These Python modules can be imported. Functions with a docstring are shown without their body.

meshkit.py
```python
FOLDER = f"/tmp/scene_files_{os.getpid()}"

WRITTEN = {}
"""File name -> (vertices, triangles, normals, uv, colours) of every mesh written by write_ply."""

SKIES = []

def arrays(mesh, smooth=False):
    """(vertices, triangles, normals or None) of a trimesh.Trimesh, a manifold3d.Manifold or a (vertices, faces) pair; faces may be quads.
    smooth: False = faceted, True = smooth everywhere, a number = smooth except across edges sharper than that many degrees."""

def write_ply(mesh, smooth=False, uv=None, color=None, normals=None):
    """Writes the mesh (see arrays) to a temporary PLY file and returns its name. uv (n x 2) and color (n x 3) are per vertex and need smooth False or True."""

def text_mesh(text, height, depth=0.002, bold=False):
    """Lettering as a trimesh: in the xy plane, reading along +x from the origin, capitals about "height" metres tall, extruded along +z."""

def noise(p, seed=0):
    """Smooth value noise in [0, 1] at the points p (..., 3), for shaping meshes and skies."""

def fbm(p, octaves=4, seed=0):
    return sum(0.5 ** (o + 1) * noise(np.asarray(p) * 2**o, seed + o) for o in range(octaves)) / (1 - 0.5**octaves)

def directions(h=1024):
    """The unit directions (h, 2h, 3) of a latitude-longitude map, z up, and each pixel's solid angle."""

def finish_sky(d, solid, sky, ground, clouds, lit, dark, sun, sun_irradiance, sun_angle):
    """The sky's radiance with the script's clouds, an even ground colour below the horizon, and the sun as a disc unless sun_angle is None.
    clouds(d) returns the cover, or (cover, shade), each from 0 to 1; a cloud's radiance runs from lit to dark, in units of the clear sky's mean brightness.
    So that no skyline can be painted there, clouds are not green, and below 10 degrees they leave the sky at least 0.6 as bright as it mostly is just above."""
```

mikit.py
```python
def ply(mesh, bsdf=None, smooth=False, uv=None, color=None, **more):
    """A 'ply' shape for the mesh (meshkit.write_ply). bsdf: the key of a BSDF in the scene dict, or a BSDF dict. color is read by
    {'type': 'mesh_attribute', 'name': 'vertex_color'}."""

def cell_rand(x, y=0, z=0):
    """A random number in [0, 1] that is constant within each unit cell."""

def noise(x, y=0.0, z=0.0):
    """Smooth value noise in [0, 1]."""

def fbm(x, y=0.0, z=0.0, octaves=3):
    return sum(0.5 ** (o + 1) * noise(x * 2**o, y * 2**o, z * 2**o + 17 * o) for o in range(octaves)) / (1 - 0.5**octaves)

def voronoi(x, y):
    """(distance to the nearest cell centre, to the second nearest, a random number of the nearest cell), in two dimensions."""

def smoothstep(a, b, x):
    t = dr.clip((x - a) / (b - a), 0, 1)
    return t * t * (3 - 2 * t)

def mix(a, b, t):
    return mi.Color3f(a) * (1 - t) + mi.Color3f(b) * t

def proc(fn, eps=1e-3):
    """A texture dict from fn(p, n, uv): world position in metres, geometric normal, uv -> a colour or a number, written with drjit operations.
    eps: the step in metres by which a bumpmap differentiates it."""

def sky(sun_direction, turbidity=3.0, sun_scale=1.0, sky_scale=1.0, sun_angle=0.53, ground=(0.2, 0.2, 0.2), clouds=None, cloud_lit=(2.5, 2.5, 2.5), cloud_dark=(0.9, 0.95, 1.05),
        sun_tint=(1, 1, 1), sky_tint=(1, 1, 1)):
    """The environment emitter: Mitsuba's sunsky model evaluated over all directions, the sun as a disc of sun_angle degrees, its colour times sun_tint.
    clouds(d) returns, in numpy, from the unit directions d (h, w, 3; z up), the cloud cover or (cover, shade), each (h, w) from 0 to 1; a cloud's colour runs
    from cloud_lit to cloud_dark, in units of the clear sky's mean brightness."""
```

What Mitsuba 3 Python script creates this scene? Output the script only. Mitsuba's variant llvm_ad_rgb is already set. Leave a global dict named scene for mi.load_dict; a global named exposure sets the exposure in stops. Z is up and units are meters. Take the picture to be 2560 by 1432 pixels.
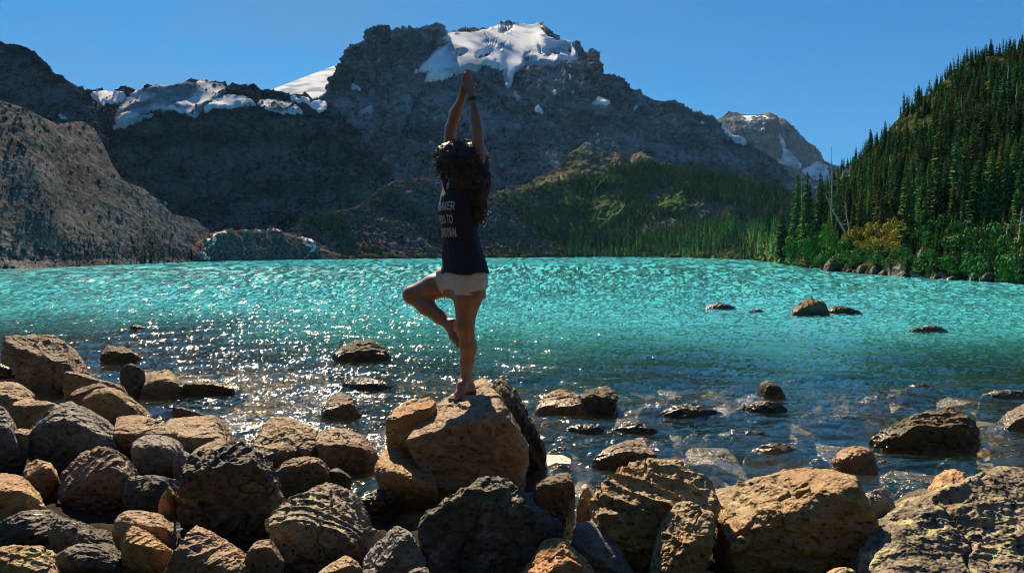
import math, random
import numpy as np, trimesh, drjit as dr, mitsuba as mi
import meshkit, mikit
from mikit import noise, fbm, smoothstep, mix, proc
from scipy.spatial import ConvexHull
from scipy.interpolate import PchipInterpolator, RegularGridInterpolator
from scipy.ndimage import gaussian_filter

scene, labels = {}, {}
T = mi.ScalarTransform4f

# ---------------------------------------------------------------- camera, sun and sky, exposure
CAM_H = 1.55                      # metres above the lake
HFOV = 65.0
HX, HY, W_PH, H_PH = 1280.0, 632.0, 2560.0, 1432.0
FOC = HX / math.tan(math.radians(HFOV / 2))
scene['camera'] = {'type': 'perspective', 'fov': HFOV, 'fov_axis': 'x', 'near_clip': 0.05, 'far_clip': 9000.0,
                   'principal_point_offset_x': 0.0, 'principal_point_offset_y': (H_PH / 2 - HY) / H_PH,
                   'to_world': T().look_at(origin=[0, 0, CAM_H], target=[0, 10, CAM_H], up=[0, 0, 1])}
SUN_AZ, SUN_EL = math.radians(-17.0), math.radians(42.0)
SUN = [math.sin(SUN_AZ) * math.cos(SUN_EL), math.cos(SUN_AZ) * math.cos(SUN_EL), math.sin(SUN_EL)]


def high_haze(d):
    # thin cloud cover added to lighten the sky on the sun side
    n = meshkit.fbm(np.stack([d[..., 0] * 5, d[..., 1] * 5, d[..., 2] * 11], -1), 5, 3)
    return 0.28 * np.clip((n - 0.40) * 3.0, 0, 1) * np.clip(0.5 - 1.2 * d[..., 0], 0, 1)


scene['sky'] = mikit.sky(SUN, turbidity=2.0, sun_scale=1.6, sky_scale=0.60, ground=(0.05, 0.06, 0.06), sky_tint=(0.20, 0.72, 1.14), sun_tint=(1.0, 0.965, 0.90),
                         clouds=high_haze, cloud_lit=(1.15, 1.5, 1.6), cloud_dark=(0.7, 0.8, 1.0))
exposure = 2.3

# the lake air: a thin haze that pales the far mountains
scene['haze_air'] = {'type': 'homogeneous', 'albedo': {'type': 'rgb', 'value': [0.36, 0.68, 0.98]}, 'sigma_t': 0.000045}
scene['haze'] = {'type': 'cube', 'to_world': T().translate([0, 1700, 280]).scale([2600, 2100, 340]), 'bsdf': {'type': 'null'}, 'interior': {'type': 'ref', 'id': 'haze_air'}}
scene['camera']['medium'] = {'type': 'ref', 'id': 'haze_air'}
labels['haze'] = {'kind': 'stuff', 'label': 'thin blue haze in the mountain air'}

# ---------------------------------------------------------------- helpers
def P(px, py, y):
    """The point at distance y (metres, northward) seen along the direction px, py of the 2560 x 1432 photograph."""
    return np.array([(px - HX) / FOC * y, y, CAM_H - (py - HY) / FOC * y])


def seen_at(v):
    v = np.asarray(v, float)
    return HX + FOC * v[..., 0] / v[..., 1], HY - FOC * (v[..., 2] - CAM_H) / v[..., 1]


def tag(key, label=None, category=None, group=None, kind=None):
    d = labels.setdefault(key, {})
    for k, v in (('label', label), ('category', category), ('group', group), ('kind', kind)):
        if v:
            d[k] = v
    return key


COUNT = {}


def key_for(name):
    n = COUNT.get(name, 0)
    COUNT[name] = n + 1
    return name if n == 0 else f'{name}_{n:03d}'


def grid_faces(nr, nc, keep=None):
    i, j = np.meshgrid(np.arange(nr - 1), np.arange(nc - 1), indexing='ij')
    a, b, c, d = i * nc + j, i * nc + j + 1, (i + 1) * nc + j + 1, (i + 1) * nc + j
    q = np.stack([a, b, c, d], -1)
    if keep is not None:
        q = q[keep]
    q = q.reshape(-1, 4)
    return np.vstack([q[:, [0, 1, 2]], q[:, [0, 2, 3]]])


def grid_normals(g):
    du, dv = np.gradient(g, axis=1), np.gradient(g, axis=0)
    n = np.cross(du, dv)
    n /= np.linalg.norm(n, axis=-1, keepdims=True) + 1e-12
    return n * np.sign(n[..., 2:] + 1e-9)


def nfbm(p, octaves=5, seed=0):
    return meshkit.fbm(p, octaves, seed) - 0.5


def ridged(p, octaves=5, seed=0):
    out, amp, tot = 0, 1.0, 0
    for o in range(octaves):
        n = 1 - np.abs(2 * meshkit.noise(np.asarray(p) * 2 ** o, seed + 7 * o) - 1)
        out, tot, amp = out + amp * n * n, tot + amp, amp * 0.55
    return out / tot


def inside_poly(px, py, poly):
    """Even-odd test of points against a polygon."""
    r = np.zeros(np.shape(px), bool)
    n = len(poly)
    for k in range(n):
        (x0, y0), (x1, y1) = poly[k], poly[(k + 1) % n]
        if y0 == y1:
            continue
        c = ((y0 > py) != (y1 > py)) & (px < (x1 - x0) * (py - y0) / (y1 - y0) + x0)
        r ^= c
    return r


# ---------------------------------------------------------------- materials
def diffuse(fn):
    return {'type': 'twosided', 'bsdf': {'type': 'diffuse', 'reflectance': proc(fn)}}


def bumped(inner, fn, scale, eps=1e-3):
    return {'type': 'bumpmap', 'arbitrary': proc(fn, eps), 'scale': float(scale), 'bsdf': inner}


def C(*v):
    return mi.Color3f(*v)


def mountain_rock(lo, hi, tint, s, veg=None):
    def fn(p, n, uv):
        a = fbm(p.x * s, p.y * s, p.z * s * 2.2, 4)
        b = noise(p.x * s * 13, p.y * s * 13, p.z * s * 20)
        c = mix(lo, hi, smoothstep(0.3, 0.72, a * 0.75 + b * 0.25))
        st = fbm(p.x * s * 0.7 + 5, p.y * s * 0.7, p.z * s * 5.0, 3)
        c = mix(c, tint, 0.6 * smoothstep(0.5, 0.75, st))
        rib = fbm(p.x * s * 7 + 3, p.y * s * 7, p.z * s * 1.3, 4)
        crack = dr.abs(fbm(p.x * s * 2.3 + 13, p.y * s * 2.3, p.z * s * 1.7, 4) - 0.5)
        c = c * (0.45 + 1.1 * rib) * (0.35 + 0.65 * smoothstep(0.0, 0.05, crack))
        if veg is not None:
            v, zlo, zhi = veg
            g = fbm(p.x * s * 2 + 9, p.y * s * 2, p.z * s * 2, 4)
            k = smoothstep(0.45, 0.58, g) * (1 - smoothstep(zlo, zhi, p.z)) * smoothstep(0.45, 0.8, n.z)
            c = mix(c, v, 0.9 * k)
        return c
    return fn


def scree(lo, hi, tan, s):
    """Loose stones: every cell of a fine lattice takes a tone of its own, with larger patches over it."""
    def fn(p, n, uv):
        a = mikit.cell_rand(p.x * s, p.y * s * 0.8, p.z * s)
        b = mikit.cell_rand(p.x * s * 2.7 + 3, p.y * s * 2.2, p.z * s * 2.7)
        l = fbm(p.x * s * 0.05, p.y * s * 0.05, p.z * s * 0.08, 4)
        c = mix(lo, hi, a * b * 0.8 + 0.2 * a)
        q = p.z + 0.6 * p.x
        st = fbm(q * 0.55 * s * 0.45, p.y * 0.04 * s, p.z * 0.05 * s, 4)
        c = c * (0.35 + 1.25 * st)
        return mix(c, tan, 0.7 * smoothstep(0.48, 0.68, l))
    return fn


def hill_green(a, b, c, rock, s):
    def fn(p, n, uv):
        g = fbm(p.x * s, p.y * s, p.z * s, 4)
        h = fbm(p.x * s * 4 + 3, p.y * s * 4, p.z * s * 4, 3)
        f = noise(p.x * s * 40, p.y * s * 40, p.z * s * 40)
        col = mix(a, b, smoothstep(0.35, 0.65, h))
        col = mix(col, c, smoothstep(0.55, 0.72, g) * 0.85)
        col = mix(col, rock, smoothstep(0.57, 0.7, fbm(p.x * s * 2 + 31, p.y * s * 2, p.z * s * 3, 4)) * 0.9)
        return col * (0.55 + 0.9 * f)
    return fn


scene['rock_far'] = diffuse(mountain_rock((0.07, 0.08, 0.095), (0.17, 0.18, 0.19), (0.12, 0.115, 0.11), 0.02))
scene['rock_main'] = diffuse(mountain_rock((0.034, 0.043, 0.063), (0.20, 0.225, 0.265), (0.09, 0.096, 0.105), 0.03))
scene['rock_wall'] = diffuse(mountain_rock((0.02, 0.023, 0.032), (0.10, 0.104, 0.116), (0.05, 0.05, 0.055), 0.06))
scene['scree_left'] = diffuse(scree((0.048, 0.047, 0.048), (0.20, 0.194, 0.193), (0.10, 0.092, 0.087), 1.6))
scene['scree_dark'] = diffuse(scree((0.055, 0.046, 0.043), (0.20, 0.168, 0.158), (0.085, 0.08, 0.05), 1.0))
scene['moraine'] = diffuse(hill_green((0.10, 0.105, 0.06), (0.17, 0.15, 0.09), (0.30, 0.24, 0.12), (0.25, 0.235, 0.215), 0.02))
scene['hill_forest'] = diffuse(hill_green((0.03, 0.06, 0.024), (0.07, 0.11, 0.036), (0.12, 0.12, 0.04), (0.14, 0.135, 0.12), 0.025))
scene['hill_right'] = diffuse(hill_green((0.02, 0.034, 0.014), (0.045, 0.06, 0.024), (0.08, 0.08, 0.035), (0.30, 0.27, 0.235), 0.09))
scene['snow'] = {'type': 'twosided', 'bsdf': {'type': 'diffuse', 'reflectance': proc(
    lambda p, n, uv: mix((0.30, 0.37, 0.44), (0.72, 0.755, 0.79), smoothstep(0.35, 0.6, fbm(p.x * 0.03, p.y * 0.02, p.z * 0.05, 3))))}}
scene['ice'] = {'type': 'twosided', 'bsdf': {'type': 'diffuse', 'reflectance': proc(
    lambda p, n, uv: mix((0.16, 0.19, 0.21), (0.55, 0.60, 0.64), smoothstep(0.36, 0.66, fbm(p.x * 0.12, p.y * 0.06, p.z * 0.16, 4)) ))}}
scene['stream_and_sun_rim'] = {'type': 'twosided', 'bsdf': {'type': 'diffuse', 'reflectance': proc(lambda p, n, uv: mix((0.13, 0.12, 0.115), (0.60, 0.59, 0.57), smoothstep(0.4, 0.6, fbm(p.x * 1.2, p.y * 1.2, p.z * 2.5, 3))))}}


# foreground stone: grain, blotches, stains, a darker wet band near the lake, lichen
def boulder_colour(a, b, stain, stain_amt, lichen, lichen_amt, speckle):
    def fn(p, n, uv):
        l = fbm(p.x * 5, p.y * 5, p.z * 5, 4)
        m = fbm(p.x * 26 + 4, p.y * 26, p.z * 26, 3)
        f = noise(p.x * 160, p.y * 160, p.z * 160)
        c = mix(a, b, smoothstep(0.3, 0.7, 0.55 * l + 0.45 * m))
        c = mix(c, stain, stain_amt * smoothstep(0.45, 0.68, fbm(p.x * 3.3 + 20, p.y * 3.3, p.z * 4.5, 4)))
        k = smoothstep(0.56, 0.66, fbm(p.x * 9 + 40, p.y * 9, p.z * 9, 4)) * smoothstep(0.35, 0.55, m)
        c = mix(c, lichen, lichen_amt * k)
        d = smoothstep(0.62, 0.74, fbm(p.x * 45, p.y * 45 + 7, p.z * 45, 2))
        c = c * (1 - speckle * d) * (0.72 + 0.56 * f)
        wet = smoothstep(-0.06, 0.0, p.z) * (1 - smoothstep(0.03, 0.20, p.z - 0.16 * (l - 0.5)))
        return c * (1 - 0.62 * wet)
    return fn


def boulder_bump(p, n, uv):
    a = fbm(p.x * 22, p.y * 22, p.z * 30, 4)
    b = noise(p.x * 95, p.y * 95, p.z * 95)
    cr = dr.abs(fbm(p.x * 7 + 11, p.y * 7, p.z * 9, 3) - 0.5)
    return a + 0.28 * b - 0.18 * (1 - smoothstep(0.0, 0.05, cr)) + 0.5 * fbm(p.x * 9, p.y * 9, p.z * 26, 3)


def boulder_rough(p, n, uv):
    return 0.2 + 0.6 * smoothstep(0.02, 0.16, p.z)


def stone(*args, bump=0.022):
    inner = {'type': 'principled', 'base_color': proc(boulder_colour(*args)), 'roughness': proc(boulder_rough), 'specular': 0.35}
    return bumped({'type': 'twosided', 'bsdf': inner}, boulder_bump, bump, 2e-3)


scene['stone_tan'] = stone((0.141, 0.100, 0.063), (0.311, 0.229, 0.141), (0.222, 0.126, 0.059), 0.45, (0.281, 0.266, 0.133), 0.25, 0.5)
scene['stone_brown'] = stone((0.096, 0.070, 0.049), (0.244, 0.178, 0.118), (0.148, 0.089, 0.052), 0.5, (0.266, 0.244, 0.148), 0.2, 0.6)
scene['stone_orange'] = stone((0.200, 0.111, 0.052), (0.370, 0.229, 0.111), (0.311, 0.141, 0.044), 0.7, (0.333, 0.281, 0.089), 0.4, 0.45)
scene['stone_gold'] = stone((0.163, 0.115, 0.059), (0.326, 0.237, 0.126), (0.266, 0.141, 0.052), 0.55, (0.326, 0.296, 0.096), 0.6, 0.6)
scene['stone_lichen'] = stone((0.063, 0.056, 0.046), (0.296, 0.244, 0.163), (0.148, 0.104, 0.074), 0.35, (0.340, 0.326, 0.148), 0.8, 0.8)
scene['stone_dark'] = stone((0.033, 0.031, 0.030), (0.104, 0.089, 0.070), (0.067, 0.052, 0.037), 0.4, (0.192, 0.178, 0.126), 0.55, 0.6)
scene['stone_grey'] = stone((0.081, 0.078, 0.074), (0.200, 0.185, 0.167), (0.148, 0.118, 0.089), 0.35, (0.244, 0.244, 0.207), 0.4, 0.45)
scene['stone_white'] = stone((0.5, 0.48, 0.44), (0.7, 0.67, 0.62), (0.5, 0.45, 0.4), 0.2, (0.5, 0.5, 0.4), 0.2, 0.2)
scene['stone_wet'] = stone((0.021, 0.019, 0.016), (0.118, 0.100, 0.052), (0.126, 0.074, 0.026), 0.5, (0.111, 0.133, 0.044), 0.6, 0.6)
scene['stone_sub'] = stone((0.13, 0.10, 0.055), (0.42, 0.33, 0.17), (0.22, 0.11, 0.04), 0.5, (0.2, 0.2, 0.08), 0.5, 0.5)
scene['stone_shore'] = stone((0.05, 0.046, 0.042), (0.17, 0.155, 0.14), (0.12, 0.09, 0.06), 0.4, (0.16, 0.17, 0.09), 0.5, 0.5)

# ---------------------------------------------------------------- the lake and its bed
WAVES = []
_r = random.Random(5)
for _k in range(90):
    lam = 0.05 * (1.5 / 0.05) ** (_r.random() ** 1.15)
    ang = math.radians(100) + _r.gauss(0, 0.75)
    WAVES.append((2 * math.pi / lam * math.cos(ang), 2 * math.pi / lam * math.sin(ang), _r.random() * 6.283, lam))
SLOPE = 0.25
_amp = [SLOPE * math.sqrt(2 / 90) * (0.8 + 0.4 * _r.random()) for _ in WAVES]     # slope amplitude of every wave


def water_sheet(ny, nx, z0, calm=1.0, far_calm=0.0):
    py = np.concatenate([np.linspace(1560, 660, ny), np.linspace(660, 635.6, ny // 5)[1:]])
    Y = (CAM_H) * FOC / (py - HY)
    U = np.linspace(-1.35, 1.35, nx)
    X = U[None] * HX / FOC * Y[:, None] * 1.0
    YY = np.repeat(Y[:, None], nx, 1)
    jit = np.random.default_rng(3)
    X = X + jit.uniform(-0.4, 0.4, X.shape) * (X[:, 1:2] - X[:, :1])
    dY = np.gradient(Y)[:, None]
    YY = YY + jit.uniform(-0.4, 0.4, X.shape) * dY
    gust = 0.65 + 0.9 * meshkit.fbm(np.stack([X * 0.22, YY * 0.10, X * 0], -1), 3, 4)
    hgt, sx, sy = np.zeros_like(X), np.zeros_like(X), np.zeros_like(X)
    for (kx, ky, ph, lam), s in zip(WAVES, _amp):
        a = kx * X + ky * YY + ph
        k = math.hypot(kx, ky)
        c, si = np.cos(a), np.sin(a)
        sharp = 1.0 + 0.5 * si                       # crests a little peaked
        sx += s * c * sharp * kx / k
        sy += s * c * sharp * ky / k
        fade = np.clip(lam / (4 * np.abs(dY)) - 1, 0, 1)
        hgt += fade * s / k * si
    sx, sy, hgt = sx * gust, sy * gust, hgt * gust / (1 + (YY / 9) ** 2)
    n = np.stack([-sx * calm, -sy * calm, np.ones_like(sx)], -1)
    n /= np.linalg.norm(n, axis=-1, keepdims=True)
    if far_calm:
        n[..., :2] /= 1 + YY[..., None] / far_calm
        n /= np.linalg.norm(n, axis=-1, keepdims=True)
    v = np.stack([X, YY, hgt + z0], -1)
    f = grid_faces(*X.shape)
    path = meshkit.write_ply((v.reshape(-1, 3), f), normals=n.reshape(-1, 3))
    return {'type': 'ply', 'filename': path, 'face_normals': False}


def murk(p, n, uv):
    w = fbm(p.x * 0.45, p.y * 0.25, 0.0, 3) - 0.5
    depth = p.y + dr.clip(0.8 * p.x, -5.0, 0.3) + 5.0 * w
    return 0.012 + 0.988 * smoothstep(8.6, 19.0, depth)


def lake_colour(p, n, uv):
    w = fbm(p.x * 0.3 + 3, p.y * 0.12, 0.0, 3)
    k = smoothstep(5.0, 24.0, p.y + 0.3 * p.x + 8 * (w - 0.5))
    t = 0.80 + 0.40 * fbm(p.x * 0.5, p.y * 0.16 + 9, 0.0, 4) * smoothstep(6.0, 20.0, p.y) + 0.2 * (1 - smoothstep(6.0, 20.0, p.y))  # light and dark streaks painted into the lake colour to suggest ripples
    return mix((0.035, 0.25, 0.20), (0.065, 0.43, 0.53), k) * t


def lake_rough(p, n, uv):
    return 0.17 + 0.33 * smoothstep(10.0, 110.0, p.y)


scene['water_skin'] = {'type': 'thindielectric', 'int_ior': 1.08}
scene['water_murk'] = {'type': 'mask', 'opacity': proc(murk), 'bsdf': {'type': 'twosided', 'bsdf': {'type': 'diffuse', 'reflectance': proc(lake_colour)}}}
scene['water_ripple'] = {'type': 'mask', 'opacity': proc(lambda p, n, uv: 0.26 - 0.11 * smoothstep(8.0, 32.0, p.y)), 'bsdf': {'type': 'twosided', 'bsdf': {
    'type': 'principled', 'base_color': {'type': 'rgb', 'value': [0.01, 0.05, 0.055]}, 'roughness': proc(lake_rough), 'specular': 0.4}}}
scene['lake'] = {**water_sheet(220, 420, -0.05, 0.3, 8.0), 'bsdf': {'type': 'ref', 'id': 'water_murk'}}
scene['lake__ripples'] = {**water_sheet(290, 720, -0.008, 1.4, 110.0), 'bsdf': {'type': 'ref', 'id': 'water_ripple'}}
scene['lake__surface'] = {**water_sheet(290, 700, 0.0, 0.6, 30.0), 'bsdf': {'type': 'ref', 'id': 'water_skin'}}
tag('lake', 'turquoise mountain lake with sun glitter and clear shallows', kind='structure')


def bed_height(x, y):
    y = y - np.interp(x, [-3.5, -2.4, -1.4, -0.6, 0.0, 3.0], [2.2, 1.7, 0.9, 0.35, 0.0, 0.1])
    return np.interp(y, [-6, 2, 3.4, 4.2, 4.9, 7, 12, 20, 32, 60, 900], [0.3, 0.06, 0.02, 0.0, -0.2, -0.42, -0.85, -1.7, -3.0, -6, -30])


def bed_mesh():
    Y = np.concatenate([np.linspace(-6, 2.2, 30), 2.2 * (90 / 2.2) ** np.linspace(0, 1, 420)[1:], [150, 300, 900]])
    U = np.linspace(-1.5, 1.5, 520)
    YY = np.repeat(Y[:, None], 520, 1)
    X = U[None] * HX / FOC * np.maximum(YY, 4.0) * 1.1
    p = np.stack([X, YY, 0 * X], -1)
    cob = ridged(p * 1.7, 4, 9)
    z = bed_height(X, YY) + 0.26 * (0.42 - cob) * np.clip(YY / 5 - 0.6, 0.06, 2.0) + 0.05 * nfbm(p * 7, 3, 2)
    return np.stack([X, YY, z], -1)


def bed_colour(p, n, uv):
    v1, v2, vr = mikit.voronoi(p.x * 4.2, p.y * 4.2)
    w1, w2, wr = mikit.voronoi(p.x * 11 + 5, p.y * 11)
    c = mix((0.12, 0.10, 0.055), (0.62, 0.50, 0.27), vr * 0.75 + 0.25 * wr)
    c = mix(c, (0.22, 0.13, 0.06), smoothstep(0.8, 0.95, vr))
    c = c * (0.35 + 0.65 * smoothstep(0.02, 0.2, v2 - v1)) * (0.6 + 0.4 * smoothstep(0.0, 0.25, w2 - w1))
    soil_shade = mix((0.016, 0.013, 0.010), (0.05, 0.042, 0.033), fbm(p.x * 14, p.y * 14, p.z * 14, 3))
    c = c * (0.6 + 0.8 * fbm(p.x * 1.1, p.y * 1.1, 0.0, 3))
    return mix(c, soil_shade, smoothstep(-0.14, -0.02, p.z))        # earth above the water, painted dark as the shade between boulders


scene['bed_stones'] = {'type': 'twosided', 'bsdf': {'type': 'diffuse', 'reflectance': proc(bed_colour)}}
_g = bed_mesh()
scene['lake_bed'] = mikit.ply((_g.reshape(-1, 3), grid_faces(*_g.shape[:2])), 'bed_stones', smooth=True)
tag('lake_bed', 'stony lake bed and shore ground', kind='structure')

# added unseen wooded bank behind the camera, blocks sky fill on rock fronts
_bx, _by = np.meshgrid(np.linspace(-90, 90, 90), np.concatenate([[-7.0], np.linspace(-9, -60, 40)]))
_bz = 0.1 + np.interp(-_by, [7, 9, 14, 30, 60], [0, 0.5, 9, 24, 40]) * (1 + 0.5 * (meshkit.fbm(np.stack([_bx * .12, _by * .12, _bx * 0], -1), 4, 3) - .5)) + 1.5 * (meshkit.fbm(np.stack([_bx, _by, _bx * 0], -1) * .8, 3, 5) - .5) * (_by < -9)
scene['added_sky_block_bank'] = mikit.ply((np.stack([_bx, _by, _bz], -1).reshape(-1, 3), grid_faces(*_bx.shape)), 'added_bank_dark', smooth=True)
tag('added_sky_block_bank', 'added unseen dark bank behind the viewpoint, blocking sky light', kind='structure')
scene['added_bank_dark'] = diffuse(lambda p, n, uv: mix((0.008, 0.014, 0.008), (0.035, 0.05, 0.025), fbm(p.x, p.y, p.z, 4)))  # kept dark so the added bank throws little bounce on the rocks

# ---------------------------------------------------------------- mountains, hills, talus
def curve(pts, U):
    a = np.array(pts, float)
    return np.stack([np.interp(U, a[:, 0], a[:, k]) for k in range(1, a.shape[1])], -1)


def loft(pa, pb, nu, foot, ups, amp, freq, seed, row_px=2.4, back=0.6, jag=0.25, sharp=0.6, fine_amp=0.2, ribs=0.35):
    """A mountain side. foot: (px, py, distance) along its lower edge; ups: curves (px, py, slope in degrees) above it, each met by climbing
    at that slope from the one below. The last is the crest; behind it the ground falls away again. Relief is added along the normals."""
    U = np.linspace(pa, pb, nu)
    c = curve(foot, U)
    pts, rows = [P(U, c[:, 0], c[:, 1]).T], []
    last_py = c[:, 0]
    for up in ups:
        q = curve(up, U)
        k, t = (HY - q[:, 0]) / FOC, np.tan(np.radians(q[:, 1]))
        y0, z0 = pts[-1][:, 1], pts[-1][:, 2]
        y = (z0 - CAM_H - t * y0) / (k - t)
        y = np.maximum(y, y0 + 0.5)
        pts.append(P(U, q[:, 0], y).T)
        rows.append(max(4, int(np.percentile(np.abs(last_py - q[:, 0]), 90) / row_px)))
        last_py = q[:, 0]
    top = pts[-1]
    rise = np.maximum(top[:, 2] - pts[0][:, 2], 3.0)
    b1, b2 = top.copy(), top.copy()
    for b, f in ((b1, 0.35), (b2, 1.0)):
        s = 1 + f * back * rise / top[:, 1]
        b[:, 0], b[:, 1] = top[:, 0] * s, top[:, 1] * s
        b[:, 2] = top[:, 2] - f * rise * 0.9
    pts += [b1, b2]
    rows += [10, 8]
    n = len(pts)
    t = np.concatenate([[i + np.arange(r) / r for i, r in enumerate(rows)][j] for j in range(n - 1)] + [[n - 1]])
    g = PchipInterpolator(np.arange(n), np.array(pts), axis=0)(t)
    smooth = gaussian_filter(g, (4, 4, 0), mode='nearest')
    nr = grid_normals(smooth)
    nr[..., 1] = -np.abs(nr[..., 1])
    at = g * freq * [1, 1, 1.0]
    warp = np.stack([nfbm(at * 0.6, 3, seed + 50), nfbm(at * 0.6, 3, seed + 60), nfbm(at * 0.6, 3, seed + 70)], -1)
    h = sharp * (ridged(at + warp, 6, seed) - 0.45) + (1 - sharp) * 2 * nfbm(at * 1.3 + warp, 6, seed + 5)
    rib = ridged(g * freq * np.array([2.6, 0.35, 0.9]) + warp * 0.7, 4, seed + 21) - 0.45
    h = h + ribs * rib
    m = np.clip(t / 0.25, 0.15, 1)[:, None]
    last = n - 3
    m = m * np.where(t[:, None] > last - 0.12, jag, 1)
    fine = ridged(at * 9 + warp * 3, 4, seed + 9) - 0.5
    d = g + nr * ((h * amp + fine * amp * fine_amp) * m)[..., None]
    return {'g': d, 'base': g, 'n': nr, 't': t, 'px': U}


def ground(key, m, bsdf, label=None, kind='structure', category=None, smooth=False):
    g = m['g']
    scene[key] = mikit.ply((g.reshape(-1, 3), grid_faces(*g.shape[:2])), bsdf, smooth=smooth)
    tag(key, label, category, kind=kind)
    return m


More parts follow.
